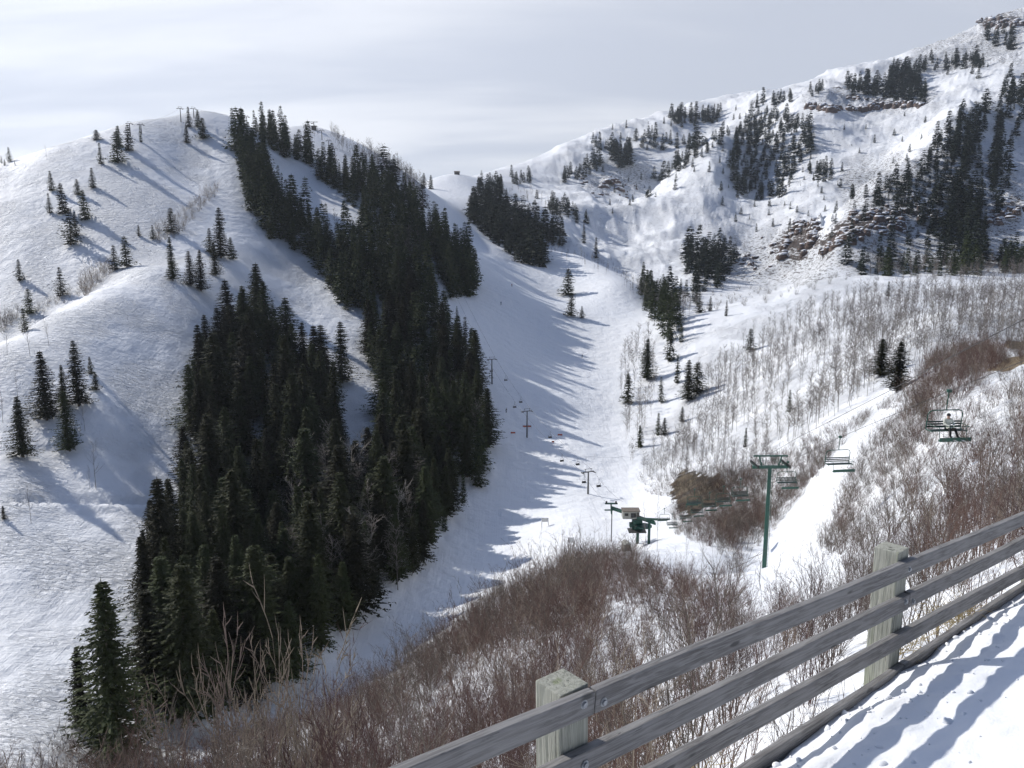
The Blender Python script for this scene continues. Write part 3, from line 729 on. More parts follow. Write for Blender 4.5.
for nm, poly, sp, H, sd in (('A', FOR_A, 4.8, 17, 1), ('B', FOR_B, 5.6, 17, 2), ('C', FOR_C, 4.9, 17.5, 3), ('D', FOR_D, 4.6, 19, 4), ('E', FOR_E, 7.4, 19, 5)):
    for (x, y, z) in scatter(poly, sp, 5000, sd, 100, 950):
        if nm == 'C':
            u, v = proj(x, y, z)
            if any(inpoly(np.array([u]), np.array([v]), q)[0] for q in GAPS): continue
        near_forest.append((nm, x, y, z, H * float(np.clip(rng.normal(0.97, 0.31), 0.35, 1.5))))
print('forest trees', len(near_forest), {n: sum(1 for f in near_forest if f[0] == n) for n in 'ABCDE'})
FAR_POLYS = [
 ([(737,130),(755,113),(790,118),(813,130),(815,160),(800,162),(783,198),(760,200),(740,196),(727,172),(730,150)], 7.8, 15),
 ([(808,168),(832,170),(830,182),(812,180)], 9, 12),
 ([(890,66),(906,68),(925,92),(926,104),(892,104),(888,85)], 8, 18),
 ([(847,84),(888,88),(886,100),(850,95)], 14, 20),
 ([(752,103),(792,96),(790,103),(756,108)], 12, 14),
 ([(808,92),(822,88),(822,94),(810,97)], 12, 12),
 ([(912,64),(980,58),(982,68),(915,72)], 15, 17),
 ([(985,36),(1012,32),(1012,50),(990,46)], 16, 22),
 ([(925,55),(1024,70),(1024,90),(940,80)], 48, 15),
 ([(988,108),(990,130),(975,150),(965,165),(945,165),(925,165),(935,142),(955,122)], 8.5, 16),
 ([(965,165),(975,200),(985,240),(980,262),(940,240),(905,215),(880,210),(868,205),(872,188),(905,176),(940,168)], 9.5, 15),
 ([(945,130),(985,150),(980,272),(940,272),(950,200)], 12, 17),
 ([(845,262),(870,255),(905,262),(940,262),(985,258),(985,276),(905,277),(850,274)], 9, 15),
 ([(1000,90),(1024,95),(1024,140),(1004,150),(996,195),(990,190),(996,140)], 13, 19),
 ([(988,170),(1008,170),(1006,215),(990,215)], 16, 19),
 ([(1000,262),(1024,258),(1024,274),(1002,274)], 5, 13),
 ([(688,252),(730,248),(737,262),(722,290),(700,292),(690,282),(686,265)], 9.5, 17),
 ([(640,290),(650,285),(664,300),(680,330),(682,345),(668,342),(655,320),(640,305)], 8, 15),
 ([(656,280),(700,290),(700,305),(670,305)], 14, 12),
 ([(477,186),(502,184),(502,193),(480,193)], 10, 14),
 ([(510,176),(530,176),(530,184),(514,184)], 11, 12),
 ([(545,206),(566,206),(590,220),(584,226),(560,216),(548,214)], 10, 12),
 ([(560,178),(578,170),(600,162),(604,172),(585,176),(565,184)], 11, 18),
 ([(592,142),(612,143),(612,150),(595,150)], 13, 13),
 ([(609,150),(630,148),(630,168),(620,168),(612,158)], 9, 20),
 ([(634,138),(660,136),(672,142),(700,142),(706,148),(660,150),(640,152)], 14, 19),
 ([(668,116),(718,114),(718,122),(672,124)], 9, 17),
 ([(712,138),(730,130),(730,140),(700,158),(690,166),(655,184),(650,180),(690,155)], 12, 16),
 ([(600,185),(740,150),(700,180),(650,200),(610,215)], 24, 8),
 ([(720,150),(840,180),(835,240),(760,235),(720,215)], 20, 7),
 ([(840,130),(930,110),(920,160),(860,180),(840,200)], 45, 8),
 ([(470,190),(560,200),(600,225),(540,225)], 36, 8),
 ([(850,190),(985,200),(985,245),(850,245)], 14, 11),
 ([(0,162),(16,160),(16,166),(0,168)], 9, 5),
 ([(600,130),(760,105),(780,112),(620,140)], 26, 11),
]
far_trees = []
for i, (poly, sp, H) in enumerate(FAR_POLYS):
    for (x, y, z) in scatter(poly, sp, 900, 40 + i, 100, 2300):
        far_trees.append((x, y, z, H * float(np.clip(rng.normal(1, 0.33), 0.35, 1.8))))
print('far trees', len(far_trees))
# the 300 - len(SINGLES) that show largest stand as trees of their own
AREA = {'A': 'upper forest band below the hilltop', 'B': 'ridge forest band above the snow strip',
        'C': 'big dark forest left of the ski run', 'D': 'forest clump beside the upper run',
        'E': 'forest island right of the upper run'}
def front_dist(x, y): return y
allf = [(t[4] / t[2], t) for t in near_forest] + [(t[3] / t[1], ('F',) + t) for t in far_trees]
allf.sort(key=lambda q: -q[0])
N_IND = 300 - len(SINGLES)
ind = [t for _, t in allf[:N_IND]]; rest = [t for _, t in allf[N_IND:]]
for (nm, x, y, z, H) in ind:
    px_h = H / y * F
    kd = 'hi' if px_h > 52 else 'mid'
    conifer(x, y, z, H, 'dark conifer in the ' + AREA.get(nm, 'woods below the far mountain'),
            'conifers of the ' + AREA.get(nm, 'woods below the far mountain'), kd, None, float(rng.uniform(0.85, 1.65)), px_h > 34)
def merge_trees(name, trees, protos, mat, label, cat):
    Vs, Fs, b = [], [], 0
    for (nm, x, y, z, H) in trees:
        V, T_ = protos[rng.integers(len(protos))]
        A = rng.uniform(0, 6.28); c, s = math.cos(A), math.sin(A); wd = rng.uniform(0.8, 1.35)
        W = np.stack([(V[:, 0] * c - V[:, 1] * s) * H * wd + x, (V[:, 0] * s + V[:, 1] * c) * H * wd + y, V[:, 2] * H + z - 0.02 * H], 1)
        Vs.append(W); Fs.append(T_ + b); b += len(V)
    tag(link(name, np_mesh(name, np.concatenate(Vs), np.concatenate(Fs), mat)), label, cat, kind='stuff')
mid_geo = [(m[2], m[3]) for m in MID]
merge_trees('forest', [t for t in rest if t[2] < 560], mid_geo, M_NEEDLE, 'mass of dark conifers filling the forest on the left mountain', 'forest')
merge_trees('far_forest', [t for t in rest if t[2] >= 560], LOW, M_FNEEDLE, 'distant conifers scattered over the snowy mountain behind', 'forest')
# ------------------------------------------------------------------ bare aspens, brush
ASP = []
for i in range(6):
    v_, f_ = tubes_np(aspen_geo(200 + i, 1.0 * 8.0), 3); ASP.append((v_ / 8.0, f_))
ASP_ME = [np_mesh('bare_aspen', v_, f_, M_ASPEN) for v_, f_ in ASP]
ASPF = []
for i in range(3):
    v_, f_ = tubes_np(aspen_geo(230 + i, 8.0, True), 4); ASPF.append(np_mesh('bare_aspen', v_ / 8.0, f_, M_ASPEN))
AS_POLYS = [
 ([(700,378),(745,354),(800,340),(870,314),(1024,302),(1024,350),(960,352),(905,372),(870,396),(820,428),(760,455),(700,458),(655,455),(640,440),(680,420),(712,400)], lambda x, y: 2.7 if vnoise(np.float64(x / 20), np.float64(y / 28), 9) > 0.44 else 6.0, 7.4, 'dense aspen stand on the right hillside'),
 ([(716,364),(770,330),(830,306),(880,294),(960,287),(1024,288),(1024,304),(880,314),(800,338),(745,352)], 4.4, 7.5, 'open aspen row under the right hill crest'),
 ([(640,470),(690,440),(700,455),(770,458),(760,478),(700,485),(650,480)], 2.6, 5.5, 'low aspen stand above the earth bank'),
 ([(620,350),(650,345),(660,400),(640,440),(632,470),(622,420)], 5.0, 9.0, 'thin aspens on the edge of the run'),
 ([(622,284),(660,298),(700,308),(690,322),(664,330),(650,312)], 6.0, 9.0, 'aspens in the hollow behind the right crest'),
 ([(290,500),(330,480),(400,500),(425,540),(400,590),(340,620),(290,600),(280,540)], 5.0, 14.0, 'bare aspens inside the dark forest'),
 ([(395,420),(470,400),(478,470),(440,500),(400,470)], 11, 12.0, 'bare aspens inside the dark forest'),
 ([(388,240),(420,250),(418,275),(395,262)], 7, 11, 'bare aspens inside the dark forest'),
 ([(327,225),(358,232),(362,246),(340,244)], 6, 9, 'aspens on the inner snow strip'),
 ([(330,136),(350,150),(380,160),(400,170),(425,190),(418,200),(398,184),(372,170),(340,150)], 3.2, 9, 'brown aspens along the ridge skyline'),
 ([(300,128),(316,130),(322,142),(305,140)], 8, 6, 'brown aspens along the ridge skyline'),
 ([(490,196),(530,190),(560,208),(540,226),(505,208)], 16, 8, 'aspens near the saddle'),
 ([(545,250),(580,256),(612,262),(634,282),(620,280),(580,266),(548,256)], 9, 5, 'brush in the gully behind the bench'),
 ([(870,245),(1000,268),(1024,268),(1024,284),(900,284),(870,280)], 8, 8, 'aspens behind the right crest'),
]
asp = []
for i, (poly, sp, H, nm) in enumerate(AS_POLYS):
    for (x, y, z) in scatter(poly, sp, 9000, 300 + i, 60, 1300):
        if any((x - a) ** 2 + (y - b_) ** 2 < 30 or (abs(x / y - a / b_) < 0.010 and 0 < b_ - y < 16) for a, b_ in PLACED): continue
        asp.append((nm, x, y, z, H * float(np.clip(rng.normal(1, 0.22), 0.4, 1.5))))
# single bare trees on the left slope (u, v, height px, label)
for (u, v, hp, lb) in [
    (7,355,26,'bare aspen on the left slope, nearest the frame edge under the crest'), (30,356,34,'bare aspen below the ragged crest conifer'),
    (49,346,30,'forked bare aspen on the near spur crest at the left'), (18,400,32,'faint bare aspen up slope of the lone narrow conifer'),
    (3,423,36,'bare aspen touching the left frame edge by the lone conifer'), (96,489,50,'taller of two slim bare saplings right of the close conifers'),
    (90,489,26,'shorter of two slim bare saplings right of the close conifers'), (31,523,40,'bare sapling standing just below the cat track'),
    (85,431,30,'bare sapling right of the lowest conifer on the left slope'), (47,160,14,'bare tree on the left skyline'), (76,365,26,'bare aspen behind the close conifer group')]:
    p = hit(u, v, 60.0); D = p.y * CP - p.z * SP; H = hp * D / F
    o = link('bare_aspen', ASPF[rng.integers(3)]); o.location = p; o.scale = (H * 0.8, H * 0.8, H); o.rotation_euler.z = rng.uniform(0, 6.28)
    tag(o, lb, 'tree')
asp.sort(key=lambda t: -t[4] / t[2])
print('aspens', len(asp))
for (nm, x, y, z, H) in asp[:285]:
    o = link('bare_aspen', ASP_ME[rng.integers(6)]); o.location = (x, y, z); o.scale = (H * 1.1, H * 1.1, H); o.rotation_euler = (0, 0, float(rng.uniform(0, 6.28)))
    tag(o, 'leafless pale aspen among the ' + nm, 'tree', nm)
def merge_np(name, items, protos, mat, label, cat):
    """items: x, y, z, sx, sz, proto"""
    Vs, Fs, b = [], [], 0
    for (x, y, z, sx, sz, k_) in items:
        V, T_ = protos[k_ % len(protos)]
        A = rng.uniform(0, 6.28); c, s = math.cos(A), math.sin(A)
        Vs.append(np.stack([(V[:, 0] * c - V[:, 1] * s) * sx + x, (V[:, 0] * s + V[:, 1] * c) * sx + y, V[:, 2] * sz + z], 1).astype(np.float32))
        Fs.append((T_ + b).astype(np.int32)); b += len(V)
    print(name, len(items), sum(len(f) for f in Fs))
    tag(link(name, np_mesh(name, np.concatenate(Vs), np.concatenate(Fs), mat)), label, cat, kind='stuff')
merge_np('aspen_forest', [(x, y, z, H * 1.1, H, int(rng.integers(6))) for (nm, x, y, z, H) in asp[285:]], ASP, M_ASPEN, 'leafless grey aspens standing all over the right hillside', 'forest')

# --- brush
SH_FAR = []
for i in range(6):
    v_, f_ = tubes_np(shrub_geo(400 + i, 2.6, 9, 0, 0.55, 0.08), 3); SH_FAR.append((v_ / 2.6, f_))
SH_NEAR = []
for i in range(5):
    v_, f_ = tubes_np(shrub_geo(430 + i, 2.6, 9, 1, 0.38, 0.16), 3); SH_NEAR.append((v_ / 2.6, f_))
print('shrub faces', [len(f) for v, f in SH_FAR], [len(f) for v, f in SH_NEAR])
TRACK = [(862,426),(838,452),(800,503),(770,543),(745,575),(738,596),(794,594),(820,550),(840,500),(854,460),(882,434)]
CLEAR = [TRACK, [(745,600),(745,556),(800,560),(835,560),(800,610),(760,615)], [(640,560),(640,520),(665,530),(735,560),(700,590)]]
def clear(u, v):
    return any(inpoly(np.array([u]), np.array([v]), p)[0] for p in CLEAR)
brush = []       # tone, x, y, z, H
def add_brush(poly, sp, H, tone, n, seed, dmin=4, dmax=260, keep=1.0):
    for (x, y, z) in scatter(poly, sp, n, seed, dmin, dmax):
        u, v = proj(x, y, z)
        if clear(u, v) or rng.random() > keep: continue
        tn = tone
        if tone != 'buff' and y < 260:
            q = rng.random(); tn = tone if q < 0.66 else ('buff' if q > 0.87 else ('grey' if tone == 'red' else 'red'))
        brush.append((tn, x, y, z, ((0.72 if x < 1 + 0.1 * y else 0.5) + 0.35 * min(1.0, max(0.0, (y - 8) / 30.0))) * H * float(np.clip(rng.normal(1, 0.28), 0.35, 1.7))))
BIG1 = [(-40,770),(80,745),(250,742),(330,712),(400,672),(450,632),(500,592),(560,566),(600,556),(622,550),(650,560),(690,592),(740,604),(800,606),(860,600),(880,660),(800,800),(700,1000),(-60,1200)]
spn = lambda x, y: (0.66 if x < 1 + 0.1 * y else 1.0) + (0.010 if x < 1 + 0.1 * y else 0.0125) * y
add_brush(BIG1, spn, 2.3, 'red', 26000, 501, 5.0, 150)
add_brush([(240,742),(330,712),(400,672),(450,632),(500,592),(560,566),(600,556),(640,552),(650,575),(600,600),(500,650),(400,730),(330,800)], 2.0, 3.4, 'grey', 2500, 502, 30, 150)
add_brush([(560,566),(600,556),(650,560),(690,585),(700,640),(640,680),(560,660),(520,620)], 1.7, 2.2, 'red', 2500, 503, 20, 150)
add_brush([(860,600),(800,570),(830,520),(862,470),(900,430),(930,400),(990,372),(1060,350),(1060,640),(900,720)], lambda x, y: 0.8 + 0.021 * y, 2.6, 'grey', 6000, 504, 6, 150)
add_brush([(960,600),(940,520),(1000,460),(1060,440),(1060,620)], lambda x, y: 1.0 + 0.02 * y, 2.6, 'red', 2500, 505, 6, 90, 0.8)
add_brush(GULLY, 1.45, 2.6, 'grey', 5000, 506, 60, 260)
add_brush([(700,484),(770,462),(836,446),(826,462),(800,496),(766,540),(742,560),(720,545)], 1.5, 2.6, 'grey', 4000, 520, 60, 230)
add_brush(GULLY2, 1.1, 2.6, 'grey', 4000, 507, 50, 200)
add_brush([(715,470),(765,480),(760,530),(735,548),(712,545),(725,510)], 1.8, 3.4, 'red', 2500, 508, 60, 220)
add_brush([(672,484),(728,478),(732,500),(700,530),(674,520)], 1.9, 2.4, 'grey', 1500, 519, 60, 260)
add_brush([(645,540),(700,515),(730,530),(700,552),(660,560)], 2.6, 3.0, 'grey', 1500, 509, 60, 260)
add_brush([(690,560),(740,560),(745,590),(720,600)], 2.2, 2.2, 'grey', 1500, 510, 60, 260)
add_brush([(905,395),(940,350),(985,340),(1000,365),(960,400),(925,430)], 1.9, 4.0, 'red', 2000, 511, 60, 260)
add_brush([(640,478),(700,470),(770,462),(800,440),(820,440),(790,470),(740,485),(700,482),(660,500),(645,492)], 2.6, 3.2, 'grey', 2500, 512, 100, 320)
# left gully brush
add_brush([(150,232),(180,215),(215,185),(220,192),(200,212),(180,236),(160,245)], 3.2, 4.0, 'buff', 1500, 513, 200, 520)
add_brush([(80,285),(110,262),(112,272),(84,298)], 3, 4.5, 'buff', 900, 514, 150, 520)
add_brush([(0,322),(18,308),(16,322),(0,336)], 2.6, 4.5, 'grey', 900, 515, 150, 520)
add_brush([(36,306),(84,284),(80,296),(40,314)], 3, 2.6, 'grey', 900, 516, 150, 520)
add_brush([(660,300),(690,285),(780,290),(860,270),(850,280),(760,305),(700,312)], 9, 4, 'grey', 900, 517, 300, 700)
mats = dict(red=M_RED, grey=M_TWIG, buff=M_BUFF)
brush.sort(key=lambda t: -t[4] / t[2])
print('brush', len(brush))
NB_IND = 230
SHM = {k_: [np_mesh('bare_shrub', v_, f_, mats[k_]) for v_, f_ in SH_NEAR] for k_ in mats}
DESC = dict(red='reddish leafless shrub', grey='grey brown leafless shrub', buff='pale leafless shrub')
for (tone, x, y, z, H) in brush[:NB_IND]:
    u, v = proj(x, y, z)
    o = link('bare_shrub', SHM[tone][rng.integers(5)]); o.location = (x, y, z); o.scale = (H, H, H); o.rotation_euler = (float(rng.normal(0, 0.06)), float(rng.normal(0, 0.06)), float(rng.uniform(0, 6.28)))
    where = 'at the bottom left below the conifers' if u < 330 else ('on the slope behind the near fence post' if u < 760 else 'on the snowy slope behind the fence rails')
    tag(o, DESC[tone] + ' ' + where, 'shrub', DESC[tone] + 's ' + where)
for tone in ('red', 'grey', 'buff'):
    nr = [(x, y, z, H, H, int(rng.integers(5))) for (t, x, y, z, H) in brush[NB_IND:] if t == tone and y < 32]
    fr = [(x, y, z, H * 1.1, H, int(rng.integers(6))) for (t, x, y, z, H) in brush[NB_IND:] if t == tone and y >= 32]
    nm = dict(red='reddish brush thicket covering the slope below the fence', grey='grey brown brush covering the gully and right slope', buff='pale brush in the gully on the left hill')[tone]
    if nr: merge_np('brush', nr, SH_NEAR, mats[tone], nm, 'brush')
    if fr: merge_np('undergrowth', fr, SH_FAR, mats[tone], nm, 'brush')
# ------------------------------------------------------------------ wooden fence on the road shoulder
def wood_mat(name, col, col2, dark, green=None, axis=0, bmp=0.004, CRK=0.345):
    m, nt, b = newmat(name); L = nt.links.new
    tc = nd(nt, 'ShaderNodeTexCoord'); oi = nd(nt, 'ShaderNodeObjectInfo')
    off = nd(nt, 'ShaderNodeVectorMath', operation='SCALE'); off.inputs[0].default_value = (7, 13, 5); L(oi.outputs['Random'], off.inputs['Scale'])
    add = nd(nt, 'ShaderNodeVectorMath', operation='ADD'); L(tc.outputs['Object'], add.inputs[0]); L(off.outputs[0], add.inputs[1])
    mp = nd(nt, 'ShaderNodeMapping'); sc_ = [1, 1, 1]; sc_[axis] = 0.055; mp.inputs['Scale'].default_value = sc_; L(add.outputs[0], mp.inputs[0])
    g = noise(nt, mp.outputs[0], 75, 4, 0.6, 0.9)
    g2 = noise(nt, mp.outputs[0], 22, 5, 0.7, 1.8)
    bl = noise(nt, add.outputs[0], 3.2, 3)
    mpk = nd(nt, 'ShaderNodeMapping'); s2 = [9, 9, 9]; s2[axis] = 2.6; mpk.inputs['Scale'].default_value = s2; L(add.outputs[0], mpk.inputs[0])
    vo = nd(nt, 'ShaderNodeTexVoronoi'); vo.inputs['Scale'].default_value = 1.0; vo.inputs['Randomness'].default_value = 1; L(mpk.outputs[0], vo.inputs['Vector'])
    knot = ramp(nt, vo.outputs['Distance'], 0.07, 0.14, 1, 0)
    c = mixc(nt, ramp(nt, g, 0.38, 0.62), col, col2)
    c = mixc(nt, ramp(nt, bl, 0.35, 0.7, 0, 0.45), c, tuple(x * 1.25 for x in col))
    if green: c = mixc(nt, ramp(nt, noise(nt, mp.outputs[0], 9, 4, 0.6), 0.48, 0.66), c, green)
    crack = math_(nt, 'MULTIPLY', ramp(nt, g2, CRK, CRK - 0.04), 0.8)
    c = mixc(nt, math_(nt, 'MAXIMUM', crack, math_(nt, 'MULTIPLY', knot, 0.75)), c, dark)
    L(c, b.inputs['Base Color']); b.inputs['Roughness'].default_value = 0.82; b.inputs['Specular IOR Level'].default_value = 0.3
    nb = bump(nt, g, 0.7, bmp); nb = bump(nt, g2, 0.7, bmp * 1.6, nb); L(nb, b.inputs['Normal'])
    return m
M_RAIL = wood_mat('weathered_rail_wood', (0.268, 0.262, 0.256), (0.15, 0.143, 0.138), (0.06, 0.06, 0.06))
M_POST = wood_mat('pale_post_wood', (0.42, 0.42, 0.36), (0.25, 0.26, 0.22), (0.05, 0.05, 0.04), (0.24, 0.27, 0.16), axis=2, bmp=0.008, CRK=0.40)
M_BOLT = simple_mat('dull_zinc', (0.42, 0.44, 0.46), 0.5, 0.5, var=0.3, scale=60)

FA = at(565, 700, 2.95); FA.z = 0
ang = math.radians(50); fd = Vector((math.sin(ang), math.cos(ang), 0)); fn = Vector((fd.y, -fd.x, 0))   # along the fence, and its road side
def on_fence(u, v, off=0.0):
    a, t = ray(u, v); a = float(a); t = float(t)
    A = FA + fn * off
    # a*s = A.x + k*fd.x ; s = A.y + k*fd.y
    k_ = (a * A.y - A.x) / (fd.x - a * fd.y); s = A.y + k_ * fd.y
    return k_, t * s
K1 = on_fence(885.5, 620)[0]
PW = 0.15
fence = empty('wooden_fence', (FA.x, FA.y, -2.7), math.pi / 2 - ang)      # local X runs along the fence, local -Y is the road side
tag(fence, 'weathered grey wooden rail fence on pale posts along the snowy road shoulder', 'fence')
ztop = [on_fence(566, 681)[1], on_fence(890, 548)[1]]
def lerp_k(z0, z1, k_): return z0 + (z1 - z0) * k_ / K1
for i in range(-1, 4):
    k_ = i * K1; zt = lerp_k(ztop[0], ztop[1], k_) + 2.7
    mb = MB(); n = 7
    h_ = PW / 2
    mb.box((-h_, -h_, -1.2), (h_, h_, zt))
    po = mb.build('post', M_POST, fence, bevel=0.006); po.location = (k_, 0, 0); po.rotation_euler = (0.008 * (i % 3 - 1), 0.012 * ((i * 7) % 3 - 1), 0.03 * ((i * 5) % 3 - 1))
RT, RH = 0.042, 0.098
RAILS = [((684, 665), (905, 571)), ((684, 715), (905, 604)), ((684, 761), (905, 639)), ((760, 769), (905, 671))]
JOINTS = [(-2.0, 0, 2, 4), (-2.0, -1, 1, 3, 4), (-2, 2, 4), (-2, -1, 1, 3, 4)]
offr = PW / 2 + RT / 2
rail_z = []
for ri, (pa_, pb_) in enumerate(RAILS):
    k1, z1 = on_fence(*pa_, offr + RT / 2); k2, z2 = on_fence(*pb_, offr + RT / 2)
    zf = lambda k_: z1 + (z2 - z1) * (k_ - k1) / (k2 - k1)
    rail_z.append(zf)
    J = JOINTS[ri]
    for j0, j1 in zip(J[:-1], J[1:]):
        ka = j0 * K1 + 0.055 * (1 if True else 0); kb = j1 * K1 + 0.055 - 0.008
        a = Vector((ka, -offr, zf(ka) + 2.7)); b_ = Vector((kb, -offr, zf(kb) + 2.7 + 0.004 * ((j0 + ri) % 2)))
        Lr = (b_ - a).length; mb = MB()
        # a board with faint warp: sections along X
        ns = 14; vb = len(mb.v)
        for q in range(ns + 1):
            x = Lr * q / ns; wz = 0.004 * math.sin(q * 1.1 + ri) ; wy = 0.003 * math.sin(q * 0.8 + ri * 2)
            for (yy, zz) in ((-RT / 2, -RH / 2), (RT / 2, -RH / 2), (RT / 2, RH / 2), (-RT / 2, RH / 2)):
                mb.v.append(Vector((x, yy + wy, zz + wz)))
        for q in range(ns):
            for c_ in range(4):
                mb.f.append((vb + q * 4 + c_, vb + q * 4 + (c_ + 1) % 4, vb + q * 4 + 4 + (c_ + 1) % 4, vb + q * 4 + 4 + c_))
        mb.f.append((vb, vb + 1, vb + 2, vb + 3)); mb.f.append(tuple(vb + ns * 4 + i for i in (3, 2, 1, 0)))
        ro = mb.build('rail', M_RAIL, fence); ro.location = a
        mod = ro.modifiers.new('edge', 'BEVEL'); mod.width = 0.005; mod.segments = 2; mod.limit_method = 'ANGLE'
        dv = b_ - a; ro.rotation_euler = (0, -math.asin(dv.z / Lr), math.atan2(dv.y, dv.x))
        for x_, dz in ((0.045, -0.012), (Lr - 0.06, 0.014), (0.11, 0.02)) + (((K1 * abs(j1 - j0)) / 2 - 0.05, 0.0),) * (abs(j1 - j0) > 1.5):
            if x_ == 0.11: continue
            bb = MB(); bb.tube([(x_, -RT / 2 - 0.011, dz), (x_, -RT / 2 + 0.002, dz)], 0.012, 6)
            bb.tube([(x_, -RT / 2 - 0.003, dz), (x_, -RT / 2 + 0.002, dz)], 0.019, 14)
            bb.build('bolt', M_BOLT, ro)

# ------------------------------------------------------------------ ploughed snow bank the camera stands on
sn, wn = 520, 260
S_ = np.linspace(-4.5, 11, sn); W_ = np.concatenate([np.linspace(-0.9, 2.0, wn - 60), np.linspace(2.05, 7, 60)])
SS, WW = np.meshgrid(S_, W_, indexing='ij')
zr4 = rail_z[3]
base = np.array([zr4(s) for s in S_])[:, None] - 0.005
edge_n = fbm(SS * 1.5, SS * 0 + 3.3, 3, 91) * 0.06 + fbm(SS * 4.0, SS * 0 + 9.1, 2, 95) * 0.015
we = WW - edge_n - 0.12
rise = 0.10 * smooth(-0.02, 0.30, we) + 0.30 * np.clip(WW - 0.12, 0, 2.3) * smooth(-0.05, 0.1, we) + 0.02 * np.clip(WW - 2.4, 0, 9)
drop = -1.9 * smooth(0.02, 0.55, -we) - 0.8 * np.clip(-we, 0, 9)
clump = fbm(SS * 2.2, WW * 2.6, 4, 61)
chunk = np.maximum(fbm(SS * 5.5, WW * 5.5, 3, 67), 0)
near_e = np.exp(-((we - 0.40) / 0.42) ** 2)
foot = np.zeros_like(SS)
fr = np.random.default_rng(5)
for q in range(34):
    cs, cw = fr.uniform(-1, 8), fr.normal(0.55, 0.28)
    foot -= 0.075 * np.exp(-(((SS - cs) / 0.15) ** 2 + ((WW - cw) / 0.095) ** 2) ** 1.5)
HH = base + rise + drop + near_e * (0.045 * clump + 0.03 * chunk ) + 0.06 * foot + 0.028 * fbm(SS * 1.1, WW * 1.1, 3, 70) + 0.004 * fbm(SS * 9, WW * 9, 3, 71)
BX = FA.x + fd.x * SS + fn.x * WW; BY = FA.y + fd.y * SS + fn.y * WW
vid = np.arange(sn * wn).reshape(sn, wn)
fq = np.stack([vid[:-1, :-1], vid[:-1, 1:], vid[1:, 1:], vid[1:, :-1]], -1).reshape(-1, 4)[:, ::-1]
m, nt, b = newmat('ploughed_snow'); L = nt.links.new
geo = nd(nt, 'ShaderNodeNewGeometry'); p_ = geo.outputs['Position']
L(mixc(nt, ramp(nt, noise(nt, p_, 3, 4), 0.3, 0.7), (0.83, 0.855, 0.89), (0.87, 0.885, 0.905)), b.inputs['Base Color'])
b.inputs['Roughness'].default_value = 0.6; b.inputs['Specular IOR Level'].default_value = 0.3
nb = bump(nt, noise(nt, p_, 9, 5, 0.6), 0.4, 0.02); nb = bump(nt, noise(nt, p_, 60, 4, 0.65), 0.5, 0.008, nb); L(nb, b.inputs['Normal'])
M_BANK = m
tag(link('snow_bank', np_mesh('snow_bank', np.stack([BX, BY, HH], -1).reshape(-1, 3), fq, M_BANK, True)), kind='structure')

# dry grass tufts at the foot of the fence
M_STRAW = simple_mat('dry_grass', (0.42, 0.33, 0.16), 0.8, var=0.4, scale=5)
sg = []
for cs, n_b in ((K1 + 0.25, 70), (K1 + 1.05, 110), (K1 + 1.3, 90), (K1 + 0.55, 50), (0.9, 60)):
    for q in range(n_b):
        s = cs + fr.normal(0, 0.12); w_ = -0.05 + fr.normal(0, 0.05); z0 = float(zr4(s)) - 0.03
        x = FA.x + fd.x * s + fn.x * w_; y = FA.y + fd.y * s + fn.y * w_
        d = np.array([fr.normal(0, 0.6), fr.normal(0, 0.6), 0.6]); d /= np.linalg.norm(d); l = fr.uniform(0.06, 0.16)
        m1 = np.array([x, y, z0]) + d * l; m2 = m1 + (d + [0, 0, -0.8]) * l * 0.6
        sg.append((np.array([x, y, z0]), m1, 0.0022, 0.0016)); sg.append((m1, m2, 0.0016, 0.0006))
v_, f_ = tubes_np(sg, 3)
tag(link('dry_grass', np_mesh('dry_grass', v_, f_, M_STRAW)), 'tufts of straw coloured dry grass at the foot of the fence', 'grass', kind='stuff')

# ------------------------------------------------------------------ chairlift near the fence
M_GREEN = simple_mat('green_lift_paint', (0.018, 0.085, 0.062), 0.5, 0.0, var=0.25, scale=2)
M_DGREEN = simple_mat('dark_green_seat_paint', (0.014, 0.040, 0.034), 0.5, 0.0, var=0.3, scale=2)
M_STEEL = simple_mat('galvanised_steel', (0.11, 0.11, 0.11), 0.55, 0.5, var=0.3, scale=2)
M_ROPE = simple_mat('wire_rope', (0.045, 0.045, 0.045), 0.5, 0.5, var=0.3, scale=10)
M_RUBBER = simple_mat('black_rubber', (0.02, 0.02, 0.02), 0.8)
rope_px = [(1075, 330, 27), (1005, 362, 35), (946, 391, 46), (839, 437, 66), (789, 462, 86), (739, 479, 104), (709, 492, 126), (686, 505, 147), (668, 514, 160)]
RP = [at(*q) for q in rope_px]
# straighten in plan, keep the sag
Y_ = np.array([p.y for p in RP]); X_ = np.array([p.x for p in RP]); cf = np.polyfit(Y_, X_, 1)
RP = [Vector((float(np.polyval(cf, p.y)) * 0.2 + p.x * 0.8 + 0.45, p.y, p.z)) for p in RP]
def rope_at(y):
    for a, b_ in zip(RP[:-1], RP[1:]):
        if a.y <= y <= b_.y: return a.lerp(b_, (y - a.y) / (b_.y - a.y))
    return RP[-1].copy()
gauge = Vector((-3.5, 0, 0))
r1 = MB().tube([RP[0] + (RP[0] - RP[1]) * 0.6] + RP + [RP[-1] + Vector((-1, 10, -2.0))], 0.015, 6).build('haul_rope', M_ROPE); tag(r1, 'steel haul rope carrying the green chairs, right side of the lift', 'cable')
r2 = MB().tube([p + gauge for p in [RP[0] + (RP[0] - RP[1]) * 0.6] + RP + [RP[-1] + Vector((-1, 10, -2.0))]], 0.015, 6).build('haul_rope', M_ROPE); tag(r2, 'empty return rope on the left side of the green lift tower', 'cable')

